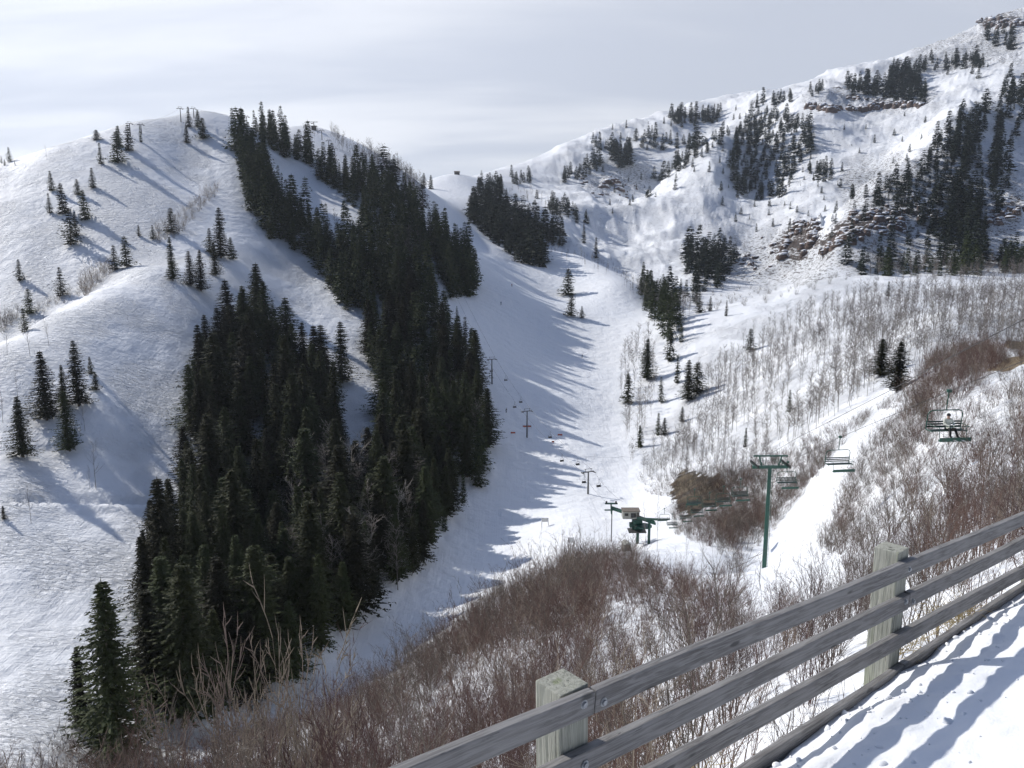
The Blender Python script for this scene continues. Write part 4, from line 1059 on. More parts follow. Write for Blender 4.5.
def make_chair():
    """quad chair; origin at the rope grip, faces local -Y, seat 2.4 m below"""
    e = empty('lift_chair')
    W = 1.08
    hg = MB(); hg.tube([(0, 0.0, 0.05), (0, 0.06, -0.5), (0, 0.1, -1.15)], 0.035, 6); hg.box((-0.12, -0.08, -0.08), (0.12, 0.08, 0.1)); hg.build('hanger', M_GREEN, e)
    fr_ = MB(); zt = -1.15; zs = -2.3
    fr_.tube([(-W, 0.25, zs), (-W, 0.16, zt - 0.25), (-W + 0.1, 0.1, zt - 0.06), (-W + 0.3, 0.1, zt), (W - 0.3, 0.1, zt), (W - 0.1, 0.1, zt - 0.06), (W, 0.16, zt - 0.25), (W, 0.25, zs)], 0.034, 6)
    fr_.tube([(-W, 0.25, zs), (-W, -0.4, zs - 0.03)], 0.03, 6); fr_.tube([(W, 0.25, zs), (W, -0.4, zs - 0.03)], 0.03, 6)
    fr_.build('frame', M_GREEN, e)
    st = MB()
    for i in range(5): st.box((-W, -0.38 + i * 0.125, zs - 0.02 - 0.008 * i), (W, -0.28 + i * 0.125, zs + 0.02 - 0.008 * i))
    st.build('seat', M_DGREEN, e)
    bk = MB()
    for i in range(3): bk.box((-W, 0.24 + 0.02 * i, zs + 0.10 + i * 0.14), (W, 0.27 + 0.02 * i, zs + 0.19 + i * 0.14))
    bk.build('backrest', M_DGREEN, e)
    br_ = MB()
    br_.tube([(-W + 0.06, 0.1, zs + 0.35), (-W + 0.06, -0.62, zs + 0.30), (W - 0.06, -0.62, zs + 0.30), (W - 0.06, 0.1, zs + 0.35)], 0.02, 6)
    for x in (-W + 0.25, W - 0.25): br_.tube([(x, -0.62, zs + 0.30), (x, -0.78, zs - 0.45)], 0.02, 6)
    br_.build('safety_bar', M_GREEN, e)
    ft = MB(); ft.box((-W + 0.2, -0.88, zs - 0.52), (W - 0.05, -0.70, zs - 0.40)); ft.box((-W + 0.2, -0.89, zs - 0.44), (W - 0.05, -0.86, zs - 0.28)); ft.build('footrest', M_GREEN, e)
    return e
ch_y = [(46, 'green quad chair carrying the rider in the white jacket'), (66, 'empty green chair over the snowy track, second from the rider'), (86, 'empty green chair hanging just right of the green lift tower'),
        (104, 'empty green chair just left of the green lift tower, over reddish brush'), (115.5, 'empty green chair over brown brush, second left of the tower'), (127, 'empty green chair in front of the brown earth bank'),
        (138, 'empty green chair below the earth bank toward the station'), (149, 'empty green chair last but one before the valley station'), (160, 'empty green chair arriving at the valley station')]
chair0 = make_chair(); first = True
CH = []
for i, (y, lb) in enumerate(ch_y):
    p = rope_at(y)
    c = chair0 if first else copy_tree(chair0); first = False
    c.location = p; c.rotation_euler = (0, 0, 0.10 + 0.03 * math.sin(i * 2.2))
    tag(c, lb, 'chair lift', 'green chairs on the near lift'); CH.append(c)
for i, (y, lb) in enumerate(((121, 'dark green descending chair on the return rope by the earth bank'), (152, 'dark green descending chair on the return rope near the station'))):
    c = copy_tree(chair0); c.location = rope_at(y) + gauge; c.rotation_euler = (0, 0, math.pi + 0.08)
    tag(c, lb, 'chair lift', 'green chairs on the near lift')

# green tower
tp = at(760, 584, 86); gz = ground(tp.x, tp.y); ry = rope_at(tp.y)
cx_t = ry.x + gauge.x / 2 - 0.2
tower = empty('lift_tower', (cx_t, tp.y, gz), 0.02)
tag(tower, 'tall dark green steel lift tower with crossarm and top frame in the brushy gully', 'lift tower')
Ht = ry.z - gz
tw = MB().tube([(0, 0, -1.0), (0, 0, Ht * 0.5), (0, 0, Ht - 0.5)], [0.29, 0.25, 0.20], 14); tw.build('pole', M_GREEN, tower, sm=False)
MB().box((-0.55, -0.55, -1.0), (0.55, 0.55, 0.35)).build('footing', simple_mat('concrete', (0.32, 0.31, 0.29), 0.9), tower, bevel=0.03)
MB().box((-1.95, -0.16, Ht - 0.72), (1.95, 0.16, Ht - 0.42)).build('crossarm', M_GREEN, tower)
lf = MB(); lf.box((-1.9, -0.07, Ht + 0.62), (1.9, 0.07, Ht + 0.78)); lf.bar((-1.25, 0, Ht + 0.66), (-0.95, 0, Ht - 0.45), 0.12, 0.12); lf.bar((1.25, 0, Ht + 0.66), (0.95, 0, Ht - 0.45), 0.12, 0.12)
lf.build('lifting_frame', M_GREEN, tower)
wk = MB(); 
for x in (-0.9, 0.9): wk.tube([(x, -1.1, Ht - 0.1), (x, 1.1, Ht - 0.1)], 0.02, 5); wk.tube([(x, -1.1, Ht + 0.3), (x, 1.1, Ht + 0.3)], 0.02, 5)
for x in (-0.9, 0.9):
    for y in (-1.1, 0, 1.1): wk.tube([(x, y, Ht - 0.4), (x, y, Ht + 0.3)], 0.02, 5)
for y in (-1.1, 1.1): wk.tube([(-0.9, y, Ht - 0.1), (0.9, y, Ht - 0.1)], 0.02, 5)
wk.build('catwalk_rail', M_GREEN, tower)
for sx_ in (-1.75, 1.75):
    sh = MB(); sh.box((sx_ - 0.05, -1.3, Ht - 0.42), (sx_ + 0.05, 1.3, Ht - 0.26))
    so = sh.build('sheave_beam', M_GREEN, tower)
    for q in range(6):
        MB().tube([(sx_ - 0.05, -1.2 + q * 0.48, Ht - 0.23), (sx_ + 0.05, -1.2 + q * 0.48, Ht - 0.23)], 0.19, 12).build('sheave', M_RUBBER, so)
ld_ = MB()
for sx_ in (-0.2, 0.2): ld_.tube([(sx_, -0.5, 1.5), (sx_, -0.42, Ht - 0.7)], 0.02, 5)
for q in range(int((Ht - 2.4) / 0.35)): ld_.tube([(-0.2, -0.5, 1.6 + q * 0.35), (0.2, -0.5, 1.6 + q * 0.35)], 0.014, 4)
ld_.build('ladder', M_GREEN, tower)

# ------------------------------------------------------------------ people
M_SKIN = simple_mat('skin', (0.55, 0.36, 0.27), 0.6); M_JACKET = simple_mat('white_jacket', (0.74, 0.76, 0.66), 0.85, var=0.12)
M_PANTS = simple_mat('black_ski_trousers', (0.018, 0.018, 0.02), 0.85); M_HAT = simple_mat('dark_knit_hat', (0.02, 0.02, 0.024), 0.9)
M_BLUE = simple_mat('blue_jacket', (0.04, 0.09, 0.2), 0.85); M_REDJ = simple_mat('red_jacket', (0.4, 0.05, 0.04), 0.85)
def make_person(J, top, seat_pose=True, poles=False):
    """J: joint dict -> one skinned body; jacket and trousers follow the body as material regions"""
    names = list(J); verts = [J[n][0] for n in names]
    E = [('pelvis','waist'),('waist','chest'),('chest','neck'),('neck','head'),('head','crown_'),('chest','shl'),('shl','ell'),('ell','wrl'),('wrl','hal'),('chest','shr'),('shr','elr'),('elr','wrr'),('wrr','har'),
         ('pelvis','hil'),('hil','knl'),('knl','anl'),('anl','tol'),('pelvis','hir'),('hir','knr'),('knr','anr'),('anr','tor')]
    me = bpy.data.meshes.new('person'); me.from_pydata(verts, [(names.index(a), names.index(b_)) for a, b_ in E], [])
    o = link('person', me)
    sk = me.skin_vertices.new(name='') if hasattr(me.skin_vertices, 'new') else None
    md = o.modifiers.new('skin', 'SKIN'); md.use_smooth_shade = True
    bpy.context.view_layer.update()
    sv = me.skin_vertices[0].data if len(me.skin_vertices) else None
    if sv:
        for i, n in enumerate(names): sv[i].radius = (J[n][1], J[n][1]); 
        sv[names.index('pelvis')].use_root = True
    o.modifiers.new('sub', 'SUBSURF').levels = 1; o.modifiers['sub'].render_levels = 2
    dg = bpy.context.evaluated_depsgraph_get(); me2 = bpy.data.meshes.new_from_object(o.evaluated_get(dg)); o.modifiers.clear(); o.data = me2
    me2.materials.clear()
    for m_ in (top, M_PANTS, M_SKIN): me2.materials.append(m_)
    low = {'hil','knl','anl','tol','hir','knr','anr','tor','pelvis'}; skn = {'head','neck','crown_'}
    P3 = {n: Vector(J[n][0]) for n in names}
    for f in me2.polygons:
        c = f.center; n = min(names, key=lambda q: (P3[q] - c).length)
        f.material_index = 1 if n in low else (2 if n in skn else 0); f.use_smooth = True
    return o
sit = dict(pelvis=((0,0,0.12),0.15), waist=((0,-0.02,0.30),0.14), chest=((0,-0.03,0.50),0.165), neck=((0,-0.03,0.66),0.06), head=((0,-0.05,0.76),0.10), crown_=((0,-0.05,0.88),0.085),
    shl=((-0.21,-0.03,0.58),0.08), ell=((-0.30,-0.12,0.33),0.062), wrl=((-0.16,-0.36,0.26),0.045), hal=((-0.12,-0.42,0.27),0.045),
    shr=((0.21,-0.03,0.58),0.08), elr=((0.30,-0.12,0.33),0.062), wrr=((0.16,-0.36,0.26),0.045), har=((0.12,-0.42,0.27),0.045),
    hil=((-0.11,-0.05,0.10),0.11), knl=((-0.15,-0.50,0.12),0.082), anl=((-0.18,-0.62,-0.30),0.06), tol=((-0.19,-0.80,-0.36),0.055),
    hir=((0.11,-0.05,0.10),0.11), knr=((0.16,-0.50,0.12),0.082), anr=((0.24,-0.64,-0.30),0.06), tor=((0.27,-0.82,-0.36),0.055))
stand = dict(pelvis=((0,0,0.92),0.14), waist=((0,-0.05,1.05),0.13), chest=((0,-0.12,1.28),0.155), neck=((0,-0.18,1.45),0.06), head=((0,-0.21,1.55),0.10), crown_=((0,-0.22,1.68),0.08),
    shl=((-0.20,-0.14,1.36),0.075), ell=((-0.32,-0.16,1.10),0.058), wrl=((-0.30,-0.38,1.02),0.042), hal=((-0.30,-0.45,1.02),0.04),
    shr=((0.20,-0.14,1.36),0.075), elr=((0.32,-0.16,1.10),0.058), wrr=((0.30,-0.38,1.02),0.042), har=((0.30,-0.45,1.02),0.04),
    hil=((-0.11,0,0.86),0.10), knl=((-0.14,-0.14,0.48),0.075), anl=((-0.15,0.0,0.10),0.055), tol=((-0.15,-0.18,0.06),0.05),
    hir=((0.11,0,0.86),0.10), knr=((0.14,-0.14,0.48),0.075), anr=((0.15,0.0,0.10),0.055), tor=((0.15,-0.18,0.06),0.05))
def cap_on(par, z, y):
    h = MB(); n = 12
    for i in range(5):
        a = i / 5 * math.pi / 2
        for q in range(n): h.v.append(Vector((0.118 * math.cos(a) * math.cos(2 * math.pi * q / n), y + 0.125 * math.cos(a) * math.sin(2 * math.pi * q / n), z + 0.15 * math.sin(a))))
    h.v.append(Vector((0, y, z + 0.16)))
    for i in range(4):
        for q in range(n): h.f.append((i * n + q, i * n + (q + 1) % n, (i + 1) * n + (q + 1) % n, (i + 1) * n + q))
    for q in range(n): h.f.append((4 * n + q, 4 * n + (q + 1) % n, 5 * n))
    h.build('hat', M_HAT, par, sm=True)
c0 = CH[0]
pr = make_person(sit, M_JACKET); cap_on(pr, 0.81, -0.05)
Mx = Matrix.Translation(c0.location) @ Matrix.Rotation(c0.rotation_euler.z, 4, 'Z')
pr.location = Mx @ Vector((0.12, 0.06, -2.28)); pr.rotation_euler = (0, 0, c0.rotation_euler.z)
tag(pr, 'person in white jacket, black trousers and dark hat riding the chair', 'person')
M_SKI = simple_mat('grey_ski_base', (0.35, 0.36, 0.38), 0.4)
for i, dx in enumerate((-0.19, 0.28)):
    s_ = MB(); s_.tube([(0, 0.7, 0), (0, -0.55, 0), (0, -0.72, 0.06)], [0.045, 0.045, 0.02], 6); o = s_.build('ski', M_SKI)
    for v_ in o.data.vertices: v_.co.z *= 0.35
    o.location = Mx @ Vector((0.12 + dx, -0.62, -2.28 - 0.43)); o.rotation_euler = (0, 0, c0.rotation_euler.z)
    tag(o, ('left' if i == 0 else 'right') + '-hand ski under the boot of the chairlift rider', 'ski')
skr = [(582, 358, M_BLUE, 'tiny skier in dark blue standing in the middle of the open run', 0.6), (506, 413, M_HAT, 'tiny skier in black crossing the forest shadow beside the lift line', 2.2),
       (512, 287, M_REDJ, 'tiny skier in red high on the upper run', -0.5), (501, 305, M_BLUE, 'tiny skier in blue just below the red one on the upper run', 0.2)]
for (u, v, mt, lb, rz) in skr:
    p = hit(u, v, 100); s_ = make_person(stand, mt); cap_on(s_, 1.62, -0.21); s_.location = p + Vector((0, 0, 0.03)); s_.rotation_euler.z = rz; s_.scale = (1.1,) * 3
    tag(s_, lb, 'person')
# ------------------------------------------------------------------ valley station
M_CABIN = simple_mat('cream_cabin_paint', (0.33, 0.33, 0.30), 0.7, var=0.15); M_ROOF = simple_mat('brown_grey_roof', (0.20, 0.17, 0.14), 0.8)
M_GLASS = simple_mat('dark_glass', (0.015, 0.018, 0.02), 0.1); M_WHITE = simple_mat('white_sign_paint', (0.7, 0.7, 0.68), 0.6); M_ORANGE = simple_mat('orange_net', (0.50, 0.12, 0.06), 0.8)
M_WOODG = simple_mat('grey_wood', (0.17, 0.155, 0.14), 0.85, var=0.4, scale=4)
D0 = 172.0; g0 = at(636, 548, D0); gz = ground(g0.x, g0.y); st_ = empty('lift_station', (g0.x, g0.y, gz), 0.0)
tag(st_, 'green steel valley station of the chairlift with slanted beam and cream operator cabin', 'lift station')
def q_(u, v, dy=0.0):       # a point of the station given by where it stands, local coordinates
    p = at(u, v, D0 + dy); return Vector((p.x - g0.x, p.y - g0.y, p.z - gz))
def leg(name, u, v, dy, r, mat):
    t_ = q_(u, v, dy); zg = ground(t_.x + g0.x, t_.y + g0.y) - gz
    MB().tube([(t_.x, t_.y, zg - 0.5), t_], r, 10).build(name, mat, st_)
a1, a2 = q_(655, 523, -3), q_(612, 508, 6)
for off in (-0.55, 0.55):
    MB().bar(a1 + Vector((0, off, 0)), a2 + Vector((0, off, 0)), 0.28, 0.5).build('beam', M_GREEN, st_)
tr = MB()
for i in range(9):
    p = a1.lerp(a2, i / 8); tr.bar(p + Vector((0, -0.55, -0.05)), p + Vector((0, 0.55, -0.05)), 0.14, 0.14)
tr.build('brace', M_GREEN, st_)
leg('leg', 649.5, 519, -2.2, 0.30, M_GREEN); leg('leg', 638, 522, 1.0, 0.34, M_GREEN); leg('leg', 612, 509, 6, 0.12, M_STEEL)
b1, b2 = q_(637, 518.5, -1.5), q_(660.5, 519.5, -3.0); MB().bar(b1, b2, 0.4, 0.42).build('crossarm', M_GREEN, st_)
c1_, c2_ = q_(605, 503.5, 6), q_(617.5, 503.5, 6); hd = MB().bar(c1_, c2_, 0.36, 0.3).bar(q_(611, 503.5, 6), q_(611.5, 514, 6), 0.3, 0.3).build('crossarm', M_GREEN, st_)
for u in (606.5, 616): p = q_(u, 502.5, 6); MB().tube([p + Vector((-0.15, 0, 0)), p + Vector((0.15, 0, 0))], 0.33, 12).build('sheave', M_RUBBER, hd)
c1_, c2_ = q_(604.5, 510, 5), q_(626, 510, 5); MB().bar(c1_, c2_, 0.25, 0.25).build('crossarm', M_GREEN, st_)
# bullwheel under the beam
bw = MB(); ctr = q_(644, 526, -1.0); 
bw.tube([ctr + Vector((0, 0, -0.12)), ctr + Vector((0, 0, 0.12))], 1.75, 28); bw.build('bullwheel', M_GREEN, st_)
mc = MB(); p = q_(637, 524, 0.5); mc.box(p - Vector((1.1, 0.8, 1.1)), p + Vector((1.1, 0.8, 1.2))); mc.box(p + Vector((-1.7, -0.6, -0.7)), p + Vector((-1.1, 0.6, 0.3))); mc.build('drive_housing', M_GREEN, st_, bevel=0.08)
pf = MB(); p = q_(637, 530.5, -0.5); pf.box(p + Vector((-2.0, -1.4, -0.12)), p + Vector((1.9, 1.4, 0.08)))
pf.build('platform', M_STEEL, st_)
rl = MB()
for x in (-1.9, -0.6, 0.7, 1.8): rl.tube([p + Vector((x, -1.35, 0)), p + Vector((x, -1.35, 1.05))], 0.03, 5)
rl.tube([p + Vector((-1.9, -1.35, 1.05)), p + Vector((1.8, -1.35, 1.05))], 0.03, 5); rl.build('railing', M_GREEN, st_)
ca1, ca2 = q_(622.5, 516.5, 1.5), q_(638.5, 518.5, 0)
cab = empty('cabin', (0, 0, 0)); cab.parent = st_
cab.location = ca1.lerp(ca2, 0.5); Wc = (ca2 - ca1).length / 2
MB().box((-Wc, -1.1, 0), (Wc, 1.1, 1.75)).build('wall', M_CABIN, cab)
MB().box((-Wc - 0.15, -1.3, 1.75), (Wc + 0.15, 1.3, 1.92)).build('roof', M_ROOF, cab)
MB().box((-0.1, -1.13, 0.35), (Wc * 0.55, -1.08, 1.4)).build('window', M_GLASS, cab); MB().box((-Wc * 0.8, -1.13, 0.75), (-Wc * 0.35, -1.08, 1.35)).build('window', M_GLASS, cab)
MB().box((Wc * 0.65, -1.13, 0.02), (Wc * 0.92, -1.08, 1.5)).build('door', M_WOODG, cab)
# low ramp / shed in the brush
p = hit(626, 551, 90); e = empty('shed', (p.x, p.y, p.z - 0.3), 0.3)
tag(e, 'small weathered grey shed poking out of the brush below the lift station', 'shed')
MB().box((-0.75, -0.8, -1), (0.75, 0.8, 2.1)).build('wall', M_WOODG, e)
rf = MB(); rf.v += [Vector(q) for q in ((-0.95,-1,2.1),(0.95,-1,2.1),(0.95,1,2.1),(-0.95,1,2.1),(0,-1,2.65),(0,1,2.65))]; rf.f += [(0,1,2,3)[::-1],(0,1,4),(3,5,2),(0,4,5,3),(1,2,5,4)]; rf.build('roof', M_CABIN, e)
MB().box((-0.3, -0.83, 0.1), (0.3, -0.79, 1.7)).build('door', M_ROOF, e)

# ------------------------------------------------------------------ the second lift climbing along the forest
def t_tower(u, vb, hp, lb, grp, Dmin=100, arm=1.9, rz=0.0, cat='lift tower'):
    p = hit(u, vb, Dmin); D = p.y * CP - p.z * SP; H = hp * D / F
    e = empty('lift_tower', p, rz); tag(e, lb, cat, grp)
    MB().tube([(0, 0, -1), (0, 0, H)], [0.30, 0.2], 10).build('pole', M_STEEL, e)
    MB().box((-arm, -0.13, H - 0.15), (arm, 0.13, H + 0.12)).build('crossarm', M_STEEL, e)
    for sx_ in (-arm, arm):
        MB().box((sx_ - 0.12, -0.9, H - 0.35), (sx_ + 0.12, 0.9, H - 0.12)).build('sheave_beam', M_STEEL, e)
    s = MB(); s.box((-arm * 0.7, -0.05, H + 0.85), (arm * 0.7, 0.05, H + 0.95))
    for sx_ in (-arm * 0.5, arm * 0.5): s.box((sx_ - 0.05, -0.05, H + 0.1), (sx_ + 0.05, 0.05, H + 0.85))
    s.build('lifting_frame', M_STEEL, e)
    return Vector((p.x, p.y, p.z + H)), e
LT = []
for (u, vb, hp, lb) in ((588, 494, 23, 'grey T-shaped lift tower on the run nearest the valley station'), (527, 437.5, 27, 'grey T-shaped lift tower halfway along the forest shadow'), (492, 384, 25, 'grey T-shaped lift tower highest beside the forest edge'),
                        (406, 200, 30, 'grey lift tower poking out of the ridge forest')):
    t_, e = t_tower(u, vb, hp, lb, 'towers of the lift beside the forest', 100, rz=0.45); LT.append(t_)
sm_towers = [(335, 158, 9, 'lowest of the small lift towers on the snowy skyline knob'), (329, 150, 9, 'middle of the small lift towers on the snowy skyline knob'), (322, 140, 9, 'top small lift tower beside the upper station')]
UT = [t_tower(u, vb, hp, lb, 'small towers on the skyline knob', 300, 1.9, 0.4)[0] for (u, vb, hp, lb) in sm_towers]
start = at(616, 503, 178)
line = [start] + LT[:3] + [LT[3]] + UT
def sagline(A, B, n=10, sag=0.02):
    L_ = (B - A).length
    return [A.lerp(B, i / n) + Vector((0, 0, -4 * sag * L_ * (i / n) * (1 - i / n))) for i in range(n + 1)]
for sgn, lb in ((-1, 'thin lift cable on the forest side of the small towers'), (1, 'thin lift cable on the open side of the small towers')):
    pts = []
    for A, B in zip(line[:-1], line[1:]):
        pp = sagline(A, B, 10, 0.018); pts += pp[:-1]
    pts.append(line[-1]); pts = [p + Vector((math.cos(0.45) * 1.9 * sgn, math.sin(0.45) * 1.9 * sgn, 0)) for p in pts]
    o = MB().tube(pts, 0.03, 4).build('haul_rope', M_ROPE); tag(o, lb, 'cable')
def small_chair():
    e = empty('lift_chair')
    h = MB(); h.tube([(0, 0, 0), (0, 0, -1.3)], 0.05, 5); h.build('hanger', M_STEEL, e)
    f = MB(); f.tube([(-0.65, 0.2, -2.3), (-0.65, 0.1, -1.4), (0, 0, -1.3), (0.65, 0.1, -1.4), (0.65, 0.2, -2.3)], 0.045, 5); f.build('frame', M_STEEL, e)
    s = MB(); s.box((-0.65, -0.3, -2.35), (0.65, 0.2, -2.25)); s.box((-0.65, 0.2, -2.25), (0.65, 0.26, -1.85)); s.build('seat', M_STEEL, e)
    return e
sc0 = small_chair(); firstc = True
pos = [(0, 0.78, 1), (0, 0.93, -1), (1, 0.22, 1), (1, 0.30, -1), (1, 0.66, 1), (2, 0.20, -1), (2, 0.28, 1), (2, 0.70, 1), (2, 0.88, -1), (3, 0.12, -1), (4, 0.55, 1)]
for i, (sgm, f, sd_) in enumerate(pos):
    A, B = line[sgm], line[sgm + 1]; p = A.lerp(B, f) + Vector((math.cos(0.45) * 1.9 * sd_, math.sin(0.45) * 1.9 * sd_, -4 * 0.018 * (B - A).length * f * (1 - f)))
    c = sc0 if firstc else copy_tree(sc0); firstc = False
    c.location = p; c.rotation_euler.z = 0.45
    between = ['between the valley station and the first small tower', 'between the first and second small towers', 'between the second and third small towers', 'above the third small tower by the forest', 'over the ridge forest'][sgm]
    tag(c, 'small grey chair ' + between + (', %s of them' % {0: 'first', 1: 'second', 2: 'third', 3: 'fourth'}[sum(1 for q in pos[:i] if q[0] == sgm)] if sgm < 3 else ''), 'chair lift', 'small chairs on the lift beside the forest')
# summit lift on the left hill
hl = [t_tower(u, vb, hp, lb, 'towers on the left hill skyline', 300, 1.8, 0.9)[0] for (u, vb, hp, lb) in
      ((130.5, 137, 13, 'lift tower standing behind the left skyline conifers'), (141.5, 134, 9, 'small lift tower just right of the left skyline conifers'), (181, 122, 13, 'lift tower alone on the left hill crest before the hilltop conifers'), (194, 118, 9, 'lift tower behind the hilltop conifers'), (247, 124, 8, 'lift tower at the forest top on the hill crest'))]
pts = []
for A, B in zip(hl[:-1], hl[1:]): pts += sagline(A, B, 8, 0.02)[:-1]
pts.append(hl[-1]); o = MB().tube(pts, 0.035, 4).build('haul_rope', M_ROPE); tag(o, 'thin lift cable along the skyline of the left hill', 'cable')
# upper station
p = hit(314, 130, 300); e = empty('upper_station', p); tag(e, 'small dark lift station on the skyline knob above the forest', 'lift station')
MB().box((-1.6, -1.2, -1), (1.6, 1.2, 2.6)).build('wall', M_WOODG, e); MB().box((-2.4, -1.6, 2.6), (2.4, 1.6, 2.9)).build('roof', M_STEEL, e)
MB().tube([(0, 0, 2.9), (0, 0, 6.0)], 0.2, 8).build('mast', M_STEEL, e); MB().box((-3.2, -0.15, 5.6), (3.2, 0.15, 5.95)).build('crossarm', M_STEEL, e); MB().tube([(-1, 0, 4.6), (-1, 0, 4.8)], 1.3, 14).build('bullwheel', M_STEEL, e)
p = hit(457, 171.5, 600); e = empty('hut', p); tag(e, 'tiny dark hut on the far saddle skyline', 'hut')
MB().box((-3, -2, -1), (3, 2, 2.5)).build('wall', M_WOODG, e); rf = MB(); rf.v += [Vector(q) for q in ((-3.4,-2.4,2.5),(3.4,-2.4,2.5),(3.4,2.4,2.5),(-3.4,2.4,2.5),(-3.4,0,4),(3.4,0,4))]; rf.f += [(0,1,5,4),(2,3,4,5),(0,4,3),(1,2,5),(3,2,1,0)]; rf.build('roof', M_ROOF, e)

# ------------------------------------------------------------------ signs, banners, rope fence
for (u, vb, vt, wpx, lb) in ((545, 526.5, 517.5, 7, 'white sign board on two legs standing on the run'), (571, 548.5, 537, 6, 'white sign board nearer the brush, lower right of the other sign')):
    p = hit(u, vb, 120); D = p.y * CP - p.z * SP; h = (vb - vt) * D / F; w_ = wpx * D / F / 2
    e = empty('sign', p); tag(e, lb, 'sign')
    for x in (-w_ + 0.06, w_ - 0.06): MB().box((x - 0.06, -0.05, -0.4), (x + 0.06, 0.05, h)).build('leg', M_WOODG, e)
    MB().box((-w_, -0.08, h * 0.55), (w_, -0.052, h + 0.05)).build('board', M_WHITE, e)
for (u, v, w_, lb) in ((527, 426.5, 8.5, 'orange padding banner at the middle small lift tower'), (513, 433, 4.5, 'short orange banner in the forest shadow'), (560, 435, 4.5, 'short orange banner on the sunlit run'), (553, 442, 2.5, 'orange marker beside the lift line, smallest of the orange ones')):
    p = hit(u, v + 1, 120); D = p.y * CP - p.z * SP; w_ = w_ * D / F / 2
    e = empty('banner', p + Vector((0, 0, 0.0))); tag(e, lb, 'banner')
    for x in (-w_, w_): MB().tube([(x, 0, -0.3), (x, 0, 0.85)], 0.03, 5).build('pole', M_STEEL, e)
    MB().box((-w_, -0.02, 0.2), (w_, 0.0, 0.78)).build('net', M_ORANGE, e)
e0 = hit(586, 460, 120); e = empty('rope_fence', e0); tag(e, 'low rope fence on thin posts crossing the lower run', 'fence'); prev = None
for i, u in enumerate((586, 594, 603, 612, 622, 632)):
    p = hit(u, 460 + (0.3, -0.6, 0.4, 0.5, -0.3, 0.2)[i], 120) - e0
    MB().tube([p + Vector((0, 0, -0.3)), p + Vector((0, 0, 1.3 + 0.5 * (i == 1)))], 0.035, 5).build('post', M_WOODG, e)
    if prev is not None: MB().tube(sagline(prev + Vector((0, 0, 1.1)), p + Vector((0, 0, 1.1)), 5, 0.04), 0.02, 4).build('rope', M_ROPE, e)
    prev = p
# tall bare saplings standing out of the brush
for i, (u, vt, vb, lb) in enumerate([(580, 517, 566, 'tall thin bare sapling nearest the two white signs'), (607, 514, 560, 'tall bare sapling just left of the valley station'), (599, 530, 562, 'short bare sapling left of the station, beside the taller one'),
      (657, 490, 552, 'tall bare sapling right of the station legs, the tallest there'), (645.5, 500, 548, 'thin bare sapling between the station legs'), (550, 549, 596, 'thin bare sapling at the brush edge below the signs'),
      (566, 546, 588, 'bare sapling with sign behind it'), (686, 528, 575, 'left of two thin bare saplings in the snow patch right of the station'), (701, 520, 578, 'right of two thin bare saplings in the snow patch right of the station'),
      (421, 632, 672, 'dead thin sapling on the left brush edge beside the run'), (437, 612, 668, 'bare sapling second on the left brush edge'), (470, 600, 640, 'bare sapling standing above the middle of the brush edge'), (411, 655, 690, 'short bare sapling lowest on the left brush edge')]):
    p = hit(u, vb, 30.0); D = p.y * CP - p.z * SP; H = (vb - vt) * D / F
    o = link('bare_sapling', ASPF[i % 3]); o.location = p; o.scale = (H * 0.42, H * 0.42, H); o.rotation_euler.z = i * 1.7
    tag(o, lb, 'tree')
# foreground twigs rising at the lower left, close to the camera
TW = []
for i in range(5):
    v_, f_ = tubes_np(shrub_geo(700 + i, 1.0, 5, 1, 0.25, 0.22), 4); TW.append(np_mesh('twig_shrub', v_, f_, M_BUFF))
for i, (u, vt, D, lb, red) in enumerate([(292, 612, 11, 'slender pale shoots right of the forked buff shrub', 0), (200, 668, 9, 'thin buff shoots standing low in front of the forest foot', 0), (400, 690, 8, 'reddish shoots rising before the brush bank, lower centre', 1), (455, 705, 7, 'dark reddish shoots left of the near fence post', 1), (20, 700, 12, 'long pale shoot at the far lower left over the snow', 0), (218, 598, 13, 'tallest buff twiggy shrub in front of the dark forest', 0), (240, 590, 15, 'upright pale twiggy shrub right of the tallest one', 0), (277, 585, 12, 'buff twiggy shrub with forked tips at the lower left centre', 0),
      (180, 640, 12, 'spreading pale twiggy shrub below the forest foot', 0), (310, 645, 12, 'reddish upright twigs right of the buff shrubs', 1), (325, 660, 10, 'reddish long shoots before the shaded run', 1), (150, 690, 13, 'pale shrub right of the nearest conifer', 0),
      (60, 730, 14, 'low pale twigs left of the nearest conifer', 0), (20, 745, 13, 'low pale twigs at the bottom left corner', 0), (110, 715, 13, 'pale twigs across the foot of the nearest conifer', 0), (355, 690, 9, 'tall reddish shoots at the lower centre left', 1), (255, 655, 11, 'dense pale twig tangle under the tallest buff shrub', 0)]):
    a, t = ray(u, vt); X = float(a) * D; zt = float(t) * D; zb = ground(X, D); H = max(1.2, zt - zb)
    o = link('twig_shrub', TW[i % 5]); o.location = (X, D, zb); o.scale = (H * 0.5, H * 0.5, H * 0.95); o.rotation_euler.z = i * 1.3
    if red: o.material_slots[0].link = 'OBJECT'; o.material_slots[0].material = M_RED
    tag(o, lb, 'shrub')
